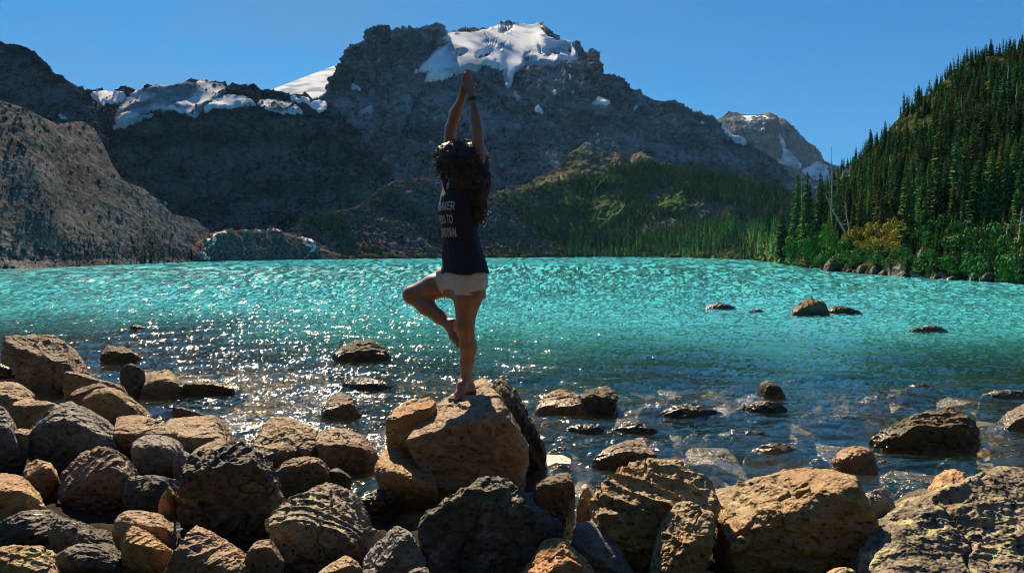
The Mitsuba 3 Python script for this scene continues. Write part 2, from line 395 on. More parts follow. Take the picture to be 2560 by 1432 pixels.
def drape(key, m, poly, bsdf, thick=1.0, rough=3.0, holes=(), s=1.0, x0=0.0, y0=0.0, blur=1.6, broken=True, whole=False):
    """A sheet of snow, ice or foam lying on the ground m: the part of it inside the outline, lifted by its thickness, with its edge turned down."""
    poly = [(x0 + a * s, y0 + b * s) for a, b in poly]
    g, nr = m['g'], m['n']
    px, py = seen_at(g)
    xs, ys = [a for a, _ in poly], [b for _, b in poly]
    sel = (px > min(xs) - 12) & (px < max(xs) + 12) & (py > min(ys) - 12) & (py < max(ys) + 12) & (m['t'][:, None] < m['t'][-1] - 1.6)
    if not sel.any():
        return None
    r, c = np.where(sel)
    r0, r1, c0, c1 = max(r.min() - 2, 0), r.max() + 3, max(c.min() - 2, 0), c.max() + 3
    px, py = px[r0:r1, c0:c1], py[r0:r1, c0:c1]
    gg, nn = g[r0:r1, c0:c1], nr[r0:r1, c0:c1]
    q = np.stack([px * 0.09, py * 0.09, px * 0], -1)
    jx, jy = rough * 2 * nfbm(q, 4, 3), rough * 2 * nfbm(q, 4, 8)
    jx2, jy2 = jx + rough * 1.6 * nfbm(q * 5, 3, 5), jy + rough * 1.6 * nfbm(q * 5, 3, 6)
    on = inside_poly(px + jx2, py + jy2, poly) & sel[r0:r1, c0:c1]
    for h in holes:
        on &= ~inside_poly(px + jx2, py + jy2, [(x0 + a * s, y0 + b * s) for a, b in h])
    if broken:
        on &= meshkit.fbm(np.stack([px * 0.16, py * 0.33, px * 0], -1), 4, 12) < 0.5 + 0.28 * np.clip(gaussian_filter(on.astype(float), 7) * 1.6 - 0.35, 0, 1)
    if whole:
        from scipy.ndimage import label as islands
        isl, cnt = islands(on)
        if cnt > 1:
            on = isl == 1 + np.argmax([(isl == i + 1).sum() for i in range(cnt)])
    if on.sum() < 8:
        return None
    soft = gaussian_filter(on.astype(float), blur)
    v = gaussian_filter(gg, (blur * 2.2, blur * 2.2, 0), mode='nearest')
    v = v * np.clip(soft, 0, 1)[..., None] ** 2 + gg * (1 - np.clip(soft, 0, 1)[..., None] ** 2)
    v = v + nn * (thick * (np.clip((soft - 0.35) * 2.2, -0.4, 1)))[..., None]
    grow = on | np.roll(on, 1, 0) | np.roll(on, 1, 1) | np.roll(np.roll(on, 1, 0), 1, 1)
    keep = (on[:-1, :-1] | on[1:, :-1] | on[:-1, 1:] | on[1:, 1:])
    f = grid_faces(v.shape[0], v.shape[1], keep)
    mesh = trimesh.Trimesh(v.reshape(-1, 3), f, process=False)
    mesh.remove_unreferenced_vertices()
    scene[key] = mikit.ply(mesh, bsdf, smooth=True)
    return key


# far peak on the right
far_peak = ground('far_peak', loft(1640, 2260, 330, [(1640, 560, 1500), (2260, 560, 1500)],
    [[(1640, 470, 34), (1800, 455, 34), (1950, 440, 30), (2060, 450, 26), (2120, 455, 24), (2260, 470, 24)],
     [(1640, 330, 58), (1790, 350, 60), (1850, 330, 62), (1920, 330, 64), (1990, 370, 60), (2056, 415, 52), (2116, 425, 30), (2260, 440, 30)],
     [(1640, 318, 25), (1787, 302, 25), (1812, 293, 25), (1849, 286, 24), (1877, 288, 24), (1918, 286, 27), (1948, 295, 35), (1962, 297, 50), (1996, 332, 50), (2029, 369, 45),
      (2056, 399, 40), (2084, 412, 30), (2116, 418, 27), (2260, 430, 27)]],
    26, 0.011, 11, jag=0.12), 'rock_far', 'far dark peak with hanging snowfields beyond the forest')

# snow slope behind the saddle
saddle_snow = ground('snow_slope', loft(560, 930, 170, [(560, 330, 1500), (930, 330, 1500)],
    [[(560, 262, 24), (640, 240, 24), (660, 232, 24), (736, 203, 24), (810, 175, 24), (846, 162, 24), (930, 130, 24)]], 1.5, 0.01, 13, jag=0.3, sharp=0.2, fine_amp=0.01), 'snow',
    'smooth sunlit snow slope rising behind the saddle', smooth=True)

# icefall saddle over the black wall
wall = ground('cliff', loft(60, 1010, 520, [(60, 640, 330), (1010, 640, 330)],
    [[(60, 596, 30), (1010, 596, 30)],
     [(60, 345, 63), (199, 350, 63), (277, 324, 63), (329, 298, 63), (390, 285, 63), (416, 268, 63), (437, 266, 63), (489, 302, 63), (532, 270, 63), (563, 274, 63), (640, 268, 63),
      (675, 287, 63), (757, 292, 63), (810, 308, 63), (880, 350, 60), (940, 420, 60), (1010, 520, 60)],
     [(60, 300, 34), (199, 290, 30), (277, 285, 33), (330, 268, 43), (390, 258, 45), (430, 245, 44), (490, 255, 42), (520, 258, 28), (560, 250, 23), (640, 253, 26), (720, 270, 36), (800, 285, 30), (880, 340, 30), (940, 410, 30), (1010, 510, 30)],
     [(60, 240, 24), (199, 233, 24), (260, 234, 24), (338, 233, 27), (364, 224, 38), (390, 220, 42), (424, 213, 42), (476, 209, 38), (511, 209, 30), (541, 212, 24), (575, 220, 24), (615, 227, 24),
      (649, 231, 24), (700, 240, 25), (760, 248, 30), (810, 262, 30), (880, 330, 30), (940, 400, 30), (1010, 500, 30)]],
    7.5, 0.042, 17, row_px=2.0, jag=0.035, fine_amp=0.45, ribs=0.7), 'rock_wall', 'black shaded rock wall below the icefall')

# left peak
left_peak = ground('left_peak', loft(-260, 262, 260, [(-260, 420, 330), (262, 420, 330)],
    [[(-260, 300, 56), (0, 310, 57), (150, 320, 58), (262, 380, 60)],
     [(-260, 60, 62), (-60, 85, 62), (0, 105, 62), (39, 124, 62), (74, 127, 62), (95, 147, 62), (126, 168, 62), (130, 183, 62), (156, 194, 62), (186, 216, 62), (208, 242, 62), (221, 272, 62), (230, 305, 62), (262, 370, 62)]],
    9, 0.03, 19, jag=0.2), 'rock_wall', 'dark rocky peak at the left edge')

# the main massif
RIDGE = [(640, 330, 60), (780, 268, 60), (820, 235, 60), (832, 209, 60), (848, 174, 60), (856, 144, 60), (887, 111, 60), (915, 103, 60), (930, 75, 60), (947, 64, 60), (967, 64, 60), (982, 85, 60), (995, 75, 58),
         (1025, 70, 55), (1051, 79, 48), (1077, 85, 42), (1099, 83, 40), (1107, 92, 24), (1172, 92, 22), (1216, 83, 22), (1255, 69, 22), (1302, 69, 23), (1345, 67, 24), (1352, 61, 27), (1367, 68, 40), (1397, 103, 40), (1423, 111, 25),
         (1467, 133, 30), (1488, 133, 44), (1499, 153, 46), (1510, 187, 46), (1545, 200, 42), (1579, 222, 38), (1635, 250, 36), (1670, 256, 36), (1706, 281, 36), (1757, 288, 34), (1794, 309, 36), (1835, 346, 36),
         (1890, 378, 36), (1936, 410, 36), (1992, 466, 36), (2042, 475, 36), (2120, 505, 36)]
massif = ground('mountain', loft(640, 2120, 780, [(640, 610, 520), (1000, 600, 520), (1400, 560, 560), (2120, 600, 740)],
    [[(640, 560, 35), (900, 520, 38), (1100, 470, 40), (1250, 470, 36), (1400, 400, 35), (1500, 372, 34), (1700, 405, 34), (1850, 450, 38), (2120, 560, 36)],
     [(640, 420, 58), (800, 330, 58), (900, 270, 58), (1000, 210, 57), (1080, 200, 54), (1170, 205, 50), (1240, 215, 40), (1300, 235, 35), (1400, 215, 34), (1470, 210, 35), (1500, 235, 37), (1560, 265, 38), (1700, 330, 39), (1835, 375, 38), (1936, 440, 38), (2120, 530, 36)],
     [(640, 360, 62), (800, 265, 62), (860, 190, 62), (930, 125, 62), (1000, 120, 60), (1080, 130, 45), (1107, 140, 34), (1200, 140, 31), (1300, 140, 28), (1400, 145, 26), (1470, 165, 30), (1500, 200, 44), (1560, 235, 40), (1700, 300, 38), (1835, 358, 36), (1936, 425, 36), (2120, 515, 36)],
     RIDGE], 14, 0.019, 23, row_px=2.0, jag=0.05, fine_amp=0.5, ribs=0.7), 'rock_main', 'huge dark mountain with a summit glacier')

# ---------------------------------------------------------------- glaciers and snow patches (sheets lying on the slopes)
def zoomed(x0, y0, s):
    return dict(x0=x0, y0=y0, s=s)


Z3, Z4, Z5 = zoomed(0, 60, 0.4329), zoomed(800, 40, 0.4329), zoomed(1660, 60, 0.4608)


def snow(name, m, poly, z, label, cat='snow', bsdf='snow', thick=1.0, **kw):
    k = key_for(name)
    kw.setdefault('whole', name in ('snow_patch', 'waterfall'))
    if drape(k, m, poly, bsdf, thick, **z, **kw):
        tag(k, label, cat)


snow('glacier', massif, [(690, 95), (720, 110), (860, 105), (960, 85), (1050, 55), (1180, 50), (1275, 45), (1320, 100), (1390, 150), (1450, 165), (1500, 240), (1490, 255), (1400, 260), (1340, 290), (1270, 280), (1200, 290),
     (1160, 295), (1110, 340), (1105, 410), (1080, 420), (1060, 380), (1055, 330), (1010, 300), (940, 285), (900, 330), (850, 300), (820, 330), (700, 375), (590, 380), (640, 340), (560, 310), (620, 260), (660, 200), (730, 170), (700, 125)], Z4,
     'broad white glacier spilling from the summit plateau of the main mountain', 'glacier', thick=5.0, rough=3.5, broken=False, blur=2.4,
     holes=[[(880, 250), (960, 225), (990, 235), (930, 262), (890, 268)], [(1010, 200), (1090, 190), (1100, 202), (1030, 215)], [(760, 240), (830, 225), (845, 240), (790, 262)], [(1400, 195), (1450, 205), (1470, 230), (1430, 225)], [(930, 165), (1010, 158), (1015, 168), (940, 178)], [(1028, 95), (1060, 72), (1112, 68), (1120, 85), (1060, 110), (1035, 110)], [(1165, 250), (1200, 235), (1225, 250), (1215, 278), (1180, 275)], [(1240, 232), (1290, 222), (1340, 240), (1320, 250), (1270, 245)],
            [(1300, 160), (1345, 165), (1340, 178), (1300, 172)], [(1185, 95), (1215, 92), (1222, 103), (1195, 106)], [(1335, 218), (1390, 225), (1385, 240), (1345, 235)], [(1270, 60), (1300, 55), (1390, 140), (1370, 150), (1310, 120)]])
for poly, lab in (
    ([(1400, 285), (1440, 275), (1480, 310), (1500, 330), (1440, 320)], 'snow patch just under the right shoulder below the glacier edge'),
    ([(1370, 350), (1450, 345), (1480, 355), (1440, 378), (1400, 372)], 'thin snow ledge below the right lobe of the glacier'),
    ([(1430, 445), (1500, 425), (1525, 430), (1450, 462)], 'narrow snow streak above the wide oval snow patch on the right flank'),
    ([(1560, 492), (1610, 473), (1695, 502), (1650, 518), (1580, 508)], 'wide oval snow patch on the right flank of the main mountain'),
    ([(1108, 436), (1132, 442), (1168, 490), (1182, 548), (1150, 522), (1125, 472)], 'long steep snow gully right of the raised hands'),
    ([(1232, 536), (1265, 522), (1292, 560), (1277, 592), (1250, 572)], 'small wedge of snow in the cliffs right of the steep snow gully'),
    ([(85, 428), (130, 395), (215, 382), (254, 436), (160, 428)], 'flat triangular snow patch on the dark left shoulder of the mountain'),
    ([(203, 567), (250, 535), (330, 508), (412, 492), (418, 512), (340, 547), (250, 573)], 'long slanting snow band on the dark left face of the mountain'),
    ([(533, 315), (560, 308), (574, 336), (545, 338)], 'tiny snow spot at the left tip of the glacier'),
    ([(1598, 684), (1613, 658), (1628, 664), (1607, 688)], 'tiny snow spot low on the right flank above the forested knoll'),
    ([(1868, 563), (1945, 602), (1920, 604)], 'thin snow line on the lower right ridge'),
    ([(565, 735), (620, 722), (668, 722), (640, 738), (580, 745)], 'thin snow streak left of the woman above her hair'),
    ([(640, 592), (665, 585), (682, 592), (660, 602)], 'small snow spot left of the woman\'s forearms'),
):
    snow('snow_patch', massif, poly, Z4, lab, thick=2.6, rough=2.0, blur=1.1)
for poly, lab in (
    ([(1185, 300), (1205, 298), (1225, 340), (1215, 345)], 'short snow streak under the middle of the glacier'),
    ([(1262, 312), (1300, 322), (1345, 318), (1350, 328), (1300, 334)], 'thin snow ledge in the cliffs under the glacier'),
    ([(1060, 455), (1075, 460), (1100, 505), (1090, 508)], 'thin snow streak left of the steep snow gully'),
    ([(1000, 350), (1012, 348), (1035, 395), (1022, 398)], 'narrow snow chute left below the glacier tongue'),
    ([(1500, 530), (1530, 522), (1560, 532), (1530, 540)], 'small snow ledge below the wide oval snow patch'),
    ([(1330, 430), (1350, 425), (1372, 450), (1352, 455)], 'small snow pocket in the cliffs above the snow wedge'),
    ([(1250, 458), (1290, 452), (1300, 462), (1262, 468)], 'thin snow line above the snow wedge'),
    ([(1795, 538), (1830, 515), (1850, 512), (1820, 545)], 'pale snow streak near the right shoulder crest'),
    ([(760, 205), (800, 195), (815, 212), (780, 225)], 'small snow lobe at the upper left corner of the glacier'),
):
    snow('snow_patch', massif, poly, Z4, lab, thick=2.6, rough=1.5, blur=0.9)
snow('snow_patch', massif, [(285, 545), (340, 543), (358, 590), (400, 608), (468, 640), (440, 664), (400, 652), (355, 612)], Z5, 'snow gully on the ridge left of the far peak', thick=2.4, rough=2.0, blur=1.1)
snow('snow_patch', massif, [(185, 532), (240, 530), (255, 545), (215, 547)], Z5, 'small bright snow cap on the ridge left of the snow gully', thick=0.9, rough=1.5, blur=1.0)
snow('snow_patch', far_peak, [(370, 514), (440, 497), (570, 503), (580, 520), (560, 552), (500, 557), (440, 540)], Z5, 'bright snowfield on top of the far peak', thick=1.6, rough=2.0,
     holes=[[(500, 525), (530, 522), (535, 532), (505, 533)]])
snow('snow_patch', far_peak, [(612, 588), (642, 598), (657, 655), (694, 700), (745, 760), (745, 795), (690, 772), (600, 748), (570, 728), (640, 735), (650, 690), (630, 640)], Z5, 'forked snow couloir running down the far peak', thick=1.6, rough=2.0)
snow('snow_patch', far_peak, [(800, 770), (835, 738), (890, 768), (892, 850), (850, 855), (770, 822), (742, 795)], Z5, 'snow basin at the foot of the far peak', thick=1.6, rough=2.0)
snow('snow_patch', far_peak, [(520, 568), (545, 566), (552, 580), (530, 580)], Z5, 'tiny snow spot under the top snowfield of the far peak', thick=1.4, rough=1.0, blur=1.0)
snow('snow_patch', far_peak, [(915, 762), (990, 773), (980, 787), (925, 777)], Z5, 'thin snow line at the right end of the far ridge', thick=1.4, rough=1.0, blur=1.0)
snow('icefall', wall, [(700, 462), (790, 385), (900, 360), (980, 345), (1180, 335), (1290, 350), (1330, 375), (1250, 430), (1190, 470), (1130, 545), (1085, 530), (1010, 470), (930, 490), (760, 545), (680, 590), (660, 560)], Z3,
     'grey broken icefall on the saddle above the black wall', 'glacier', bsdf='ice', thick=0.9, rough=3.0)
snow('icefall', wall, [(1480, 470), (1500, 440), (1600, 440), (1700, 460), (1770, 520), (1700, 525), (1600, 515), (1560, 500)], Z3, 'pale crevassed ice tongue at the right end of the saddle', 'glacier', bsdf='ice', thick=0.5, rough=3.0)
for poly, lab in (
    ([(470, 398), (520, 390), (760, 392), (700, 455), (600, 472), (555, 440)], 'bright snow strip on the skyline left of the icefall'),
    ([(1185, 475), (1240, 440), (1290, 412), (1420, 425), (1485, 470), (1400, 480), (1310, 492), (1230, 485), (1150, 555), (1130, 550)], 'dazzling sunlit snow in the middle of the saddle'),
    ([(640, 608), (700, 570), (780, 540), (888, 518), (880, 535), (800, 565), (700, 614)], 'sunlit snow rim below the left part of the icefall'),
    ([(920, 505), (950, 485), (1000, 470), (1080, 520), (1135, 555), (1080, 555), (1000, 495)], 'arched snow rim above the black wall'),
    ([(1775, 465), (1840, 438), (1890, 460), (1882, 502), (1840, 512)], 'snow patch between the saddle and the main mountain'),
    ([(1330, 372), (1500, 385), (1560, 400), (1800, 430), (1790, 470), (1600, 425), (1450, 415)], 'snow apron at the foot of the snow slope'),
):
    snow('snow_patch', wall, poly, Z3, lab, thick=0.9, rough=2.5, blur=1.1)
snow('snow_patch', left_peak, [(322, 532), (360, 516), (388, 540), (370, 553)], Z3, 'small snow patch at the foot of the left peak', thick=0.3, rough=1.5, blur=1.0)
snow('snow_patch', left_peak, [(-20, 152), (50, 154), (42, 168), (-20, 166)], Z3, 'small snow patch high on the left peak at the picture edge', thick=0.3, rough=1.5, blur=1.0)
snow('waterfall', wall, [(600, 740), (615, 738), (650, 820), (700, 870), (720, 905), (700, 890), (640, 835)], Z3, 'faint blue waterfall down the left side of the black wall', 'waterfall', bsdf='ice', thick=0.25, rough=1.5, blur=0.7)
snow('waterfall', wall, [(880, 975), (895, 975), (960, 1030), (990, 1075), (1020, 1095), (1010, 1100), (975, 1075), (940, 1030)], Z3, 'thin lower waterfall beside the talus', 'waterfall', bsdf='ice', thick=0.25, rough=1.2, blur=0.7)

# ---------------------------------------------------------------- talus and hills in front of the mountains
def shore_y(py):
    return CAM_H * FOC / (np.asarray(py, float) - HY)


SHORE = [(-400, 690), (-100, 677), (0, 672), (150, 667), (300, 661), (450, 655), (560, 652), (700, 649), (900, 646.5), (1280, 643.5), (1500, 642.0), (1700, 643), (1860, 648), (1900, 651), (1950, 656), (2000, 665), (2100, 676), (2200, 686),
         (2300, 692), (2400, 698), (2560, 706), (2800, 720)]


def shore_foot(pa, pb, lift=0.0, step=25):
    x = np.arange(pa, pb + step, step)
    a = np.array(SHORE, float)
    py = np.interp(x, a[:, 0], a[:, 1])
    y = shore_y(py) * 0.985
    z = -0.35
    return [(float(u), float(HY - FOC * (z - CAM_H) / d), float(d)) for u, d in zip(x, y)]


def near_shore(y):
    return y


hill_back = ground('moraine_ridge', loft(1180, 2100, 420, [(1180, 600, 370), (2100, 600, 370)],
    [[(1180, 540, 24), (1320, 500, 24), (1500, 470, 24), (1700, 480, 24), (2100, 560, 24)],
     [(1180, 510, 30), (1233, 490, 30), (1320, 462, 28), (1384, 432, 27), (1419, 400, 30), (1467, 385, 38), (1514, 400, 40), (1601, 415, 38), (1700, 440, 36), (1844, 465, 36), (1978, 505, 36), (2100, 540, 36)],
     [(1180, 505, 26), (1233, 486, 26), (1320, 458, 25), (1384, 425, 25), (1419, 386, 27), (1467, 360, 30), (1514, 378, 32), (1601, 386, 32), (1644, 412, 32), (1700, 421, 32), (1752, 428, 32), (1844, 447, 32), (1918, 465, 32), (1978, 488, 32), (2100, 530, 32)]],
    8, 0.035, 31, jag=0.25, sharp=0.5), 'moraine', 'sunlit moraine ridge with golden grass below the mountain')
hill_mid = ground('wooded_hill', loft(1400, 2100, 320, [(1400, 600, 330), (2100, 620, 300)],
    [[(1400, 590, 30), (1450, 520, 30), (1500, 445, 31), (1601, 420, 32), (1700, 432, 32), (1752, 438, 32), (1844, 455, 32), (1918, 472, 32), (1978, 500, 32), (2100, 560, 32)]],
    7, 0.05, 33, jag=0.3, sharp=0.4), 'hill_forest', 'dark wooded hill behind the shore')
mound = ground('low_mound', loft(480, 850, 190, shore_foot(480, 850),
    [[(480, 625, 40), (520, 600, 44), (545, 587, 46), (600, 578, 46), (640, 577, 46), (680, 579, 44), (740, 591, 42), (780, 604, 40), (800, 625, 36), (850, 640, 30)],
     [(480, 620, 14), (520, 590, 14), (545, 581, 14), (600, 573, 14), (640, 572, 14), (680, 574, 14), (740, 586, 14), (780, 599, 14), (800, 620, 14), (850, 636, 14)]],
    1.6, 0.12, 35, jag=0.5, sharp=0.3, row_px=1.8), 'scree_dark', 'low shaded scree mound at the end of the lake')
scree_fan = ground('scree_fan', loft(690, 1420, 380, shore_foot(690, 1420),
    [[(690, 635, 20), (760, 610, 22), (900, 600, 26), (1060, 590, 28), (1240, 600, 26), (1420, 643, 18)],
     [(690, 590, 30), (710, 579, 30), (758, 558, 30), (810, 534, 30), (856, 531, 31), (887, 520, 33), (930, 486, 34), (982, 456, 35), (1060, 445, 36), (1112, 464, 34), (1180, 480, 32), (1233, 500, 30), (1330, 580, 28), (1420, 640, 20)]],
    3.6, 0.045, 37, jag=0.4, sharp=0.4, fine_amp=0.4, row_px=1.8), 'scree_dark', 'dark grey scree fan behind the woman')
green_hill = ground('green_hill', loft(1150, 2000, 440, shore_foot(1150, 2000),
    [[(1150, 640, 12), (1190, 625, 12), (1400, 615, 13), (1600, 615, 13), (1800, 622, 12), (2000, 650, 10)],
     [(1150, 560, 27), (1190, 510, 27), (1224, 490, 27), (1320, 473, 27), (1406, 451, 27), (1493, 442, 28), (1536, 455, 30), (1575, 477, 30), (1601, 499, 30), (1666, 542, 28), (1700, 555, 26), (1775, 571, 24), (1821, 585, 22), (1880, 600, 20), (2000, 640, 15)]],
    5.0, 0.035, 39, jag=0.3, sharp=0.4), 'hill_forest', 'green shrubby hill above the far shore')
talus = ground('talus_slope', loft(-420, 560, 470, shore_foot(-420, 560),
    [[(-420, 660, 24), (0, 652, 24), (300, 648, 24), (560, 642, 24)],
     [(-420, 250, 45), (-100, 320, 45), (30, 350, 46), (52, 363, 47), (85, 420, 47), (108, 471, 47), (135, 540, 45), (143, 560, 40), (160, 600, 34), (230, 600, 31), (400, 622, 31), (560, 641, 28)],
     [(-420, 150, 30), (-100, 225, 30), (0, 250, 33), (60, 272, 33), (87, 285, 33), (143, 311, 33), (180, 306, 33), (205, 304, 33), (235, 322, 33), (260, 366, 34), (282, 415, 34), (310, 453, 34), (359, 471, 33), (390, 497, 33),
      (433, 536, 33), (489, 549, 32), (520, 575, 32), (537, 592, 30), (548, 620, 26), (560, 640, 24)]],
    0.34, 0.16, 41, row_px=1.7, jag=0.35, sharp=0.45, fine_amp=0.28, ribs=0.9), 'scree_left', 'grey talus slope falling to the left shore')
right_hill = ground('forest_hill', loft(1840, 2820, 400, shore_foot(1840, 2820),
    [[(1840, 645, 20), (1950, 640, 20), (2030, 636, 22), (2100, 640, 26), (2200, 645, 30), (2300, 650, 34), (2560, 650, 34), (2820, 650, 34)],
     [(1840, 643, 14), (1950, 626, 15), (2030, 600, 17), (2100, 560, 18), (2200, 520, 22), (2300, 500, 24), (2560, 450, 28), (2820, 420, 28)],
     [(1840, 641, 16), (1950, 612, 18), (2030, 555, 20), (2085, 455, 22), (2125, 421, 22), (2150, 402, 23), (2208, 345, 24), (2240, 310, 25), (2273, 278, 26), (2342, 242, 27), (2379, 198, 28), (2434, 162, 28), (2489, 148, 29), (2560, 126, 29), (2820, 60, 30)]],
    2.6, 0.10, 43, jag=0.5, sharp=0.5), 'hill_right', 'steep forested hillside on the right')
for poly, lab in (([(700, 485), (712, 488), (705, 510), (690, 530), (680, 560), (665, 585), (640, 610), (600, 625), (560, 640), (545, 655), (570, 690), (600, 720), (650, 745), (640, 765), (580, 765), (540, 720), (520, 660), (550, 620), (600, 590), (660, 540), (680, 500)], 'white braided stream at the left end of the scree mound'),
                  ([(1850, 480), (1900, 500), (1960, 530), (2010, 590), (1990, 640), (1930, 690), (1860, 735), (1800, 755), (1770, 752), (1840, 725), (1900, 680), (1940, 640), (1910, 600), (1850, 560), (1820, 520)], 'white stream at the right end of the scree mound')):
    for m in (mound,):
        k = key_for('stream')
        if drape(k, m, poly, 'stream_and_sun_rim', 0.12, 6.0, x0=400, y0=500, s=0.1953, blur=0.7, broken=False):
            tag(k, lab, kind='structure')



def stones_on(key, m, n, where, rmin, rmax, mat, label, seed):
    """Loose blocks strewn over a slope: too many and too small to pick apart."""
    rng = np.random.default_rng(seed)
    X, Y = seen_at(m['g'])
    idx = np.argwhere(where(X, Y) & (m['t'] < m['t'][-1] - 2.0)[:, None])
    idx = idx[rng.integers(0, len(idx), n)]
    D0, F0 = trimesh.creation.icosphere(subdivisions=1).vertices, trimesh.creation.icosphere(subdivisions=1).faces
    vs, fs, at = [], [], 0
    for i, j in idx:
        r = rmin * (rmax / rmin) ** (rng.random() ** 2.2)
        d = D0 * (1 + 0.35 * rng.uniform(-1, 1, (len(D0), 1))) * rng.uniform(0.6, 1.2, 3)
        vs.append(d * r + m['g'][i, j] + [0, 0, 0.15 * r])
        fs.append(F0 + at)
        at += len(D0)
    scene[key] = mikit.ply((np.vstack(vs), np.vstack(fs)), mat)
    tag(key, label, 'stones', kind='stuff')


stones_on('talus_blocks', talus, 3000, lambda X, Y: (X > -30) & (X < 545), 0.05, 0.30, 'scree_left', 'loose blocks strewn over the left talus slope', 5)
stones_on('fan_blocks', scree_fan, 1800, lambda X, Y: (X > 740) & (X < 1400), 0.14, 0.75, 'scree_dark', 'loose blocks strewn over the dark scree fan', 6)
stones_on('mound_blocks', mound, 400, lambda X, Y: (X > 500) & (X < 800), 0.1, 0.45, 'scree_block', 'loose blocks on the low scree mound', 7)
stones_on('hill_blocks', green_hill, 700, lambda X, Y: (X > 1225) & (X < 1420), 0.2, 0.9, 'scree_block', 'grey blocks below the green hill right of the woman', 8)
scene['scree_block'] = diffuse(lambda p, n, uv: mix((0.08, 0.066, 0.06), (0.25, 0.206, 0.19), noise(p.x * 0.9, p.y * 0.9, p.z * 0.9)))

drape('low_mound__painted_sun_rim', mound, [(508, 612), (522, 596), (545, 580), (600, 571), (640, 570), (690, 572), (745, 584), (785, 599), (800, 618), (790, 611), (742, 589), (700, 578), (660, 575), (600, 575), (548, 585), (527, 600), (515, 614)], 'stream_and_sun_rim', 0.12, 5.0, blur=0.7)  # pale strip painted along the crest in place of sunlit tops
tag('low_mound__painted_sun_rim', 'pale strip painted as a sunlit rim along the top of the mound')

# ---------------------------------------------------------------- boulders along the shore
_ICO = {}


def ico(n):
    if n not in _ICO:
        m = trimesh.creation.icosphere(subdivisions=n)
        _ICO[n] = (np.array(m.vertices), np.array(m.faces))
    return _ICO[n]


def boulder_mesh(pts, seed, sub=5, k=34, rough=1.0, chips=14):
    """A boulder: the hull of its control points with chipped corners, worn edges, lumps, pits and cracks."""
    rng = np.random.default_rng(seed)
    pts = np.asarray(pts, float)
    lo, hi = pts.min(0), pts.max(0)
    e = np.maximum((hi - lo) / 2, 1e-3)
    hull = trimesh.convex.convex_hull(pts)
    c = np.array(hull.center_mass)
    q = (pts - c) / e
    h = ConvexHull(q)
    pl = h.equations
    a = pl[:, :3] / np.maximum(-pl[:, 3:4], 0.05)
    for _ in range(chips):
        d = rng.normal(size=3)
        d /= np.linalg.norm(d)
        s = (q @ d).max() * rng.uniform(0.80, 0.95)
        a = np.vstack([a, d / max(s, 0.05)])
    D, F = ico(sub)
    a = np.unique(np.round(a, 4), axis=0)
    r = 1.0 / (np.clip(D @ a.T, 0, None) ** k).sum(1) ** (1.0 / k)
    size = float(np.sort(e)[1])
    v = c + D * r[:, None] * e
    w = D * e
    w /= np.linalg.norm(w, axis=1, keepdims=True)
    o = rng.uniform(0, 50, 3)
    f1 = 1.3 / size
    warp = 0.25 * np.stack([nfbm(v * f1 + o, 3, 1), nfbm(v * f1 + o, 3, 2), nfbm(v * f1 + o, 3, 3)], -1)
    n1 = nfbm(v * f1 + o + warp, 4, seed % 97)
    st = rng.normal(size=3)
    st /= np.linalg.norm(st)
    u = (v @ st) / size * 4 + 2.2 * nfbm(v * f1 * 0.8 + o, 3, 4)
    ledge = np.abs((u % 1) - 0.5) * 2
    n2 = ridged(v * f1 * 2.6 + o, 4, seed % 89)
    n3 = nfbm(v * (9 / size if size < 0.2 else 42) + o, 3, 6)
    crack = np.abs(nfbm(v * f1 * 0.9 + o + 7 + warp, 4, 8))
    cut = np.clip(1 - crack / 0.025, 0, 1)
    disp = size * rough * (0.12 * n1 + 0.06 * (n2 - 0.5) + 0.035 * (ledge ** 3 - 0.3) + 0.035 * n3 - 0.05 * cut)
    return v + w * disp[:, None], F


def ground_z(x, y):
    return float(bed_height(x, y))


ROCK_N = [0]


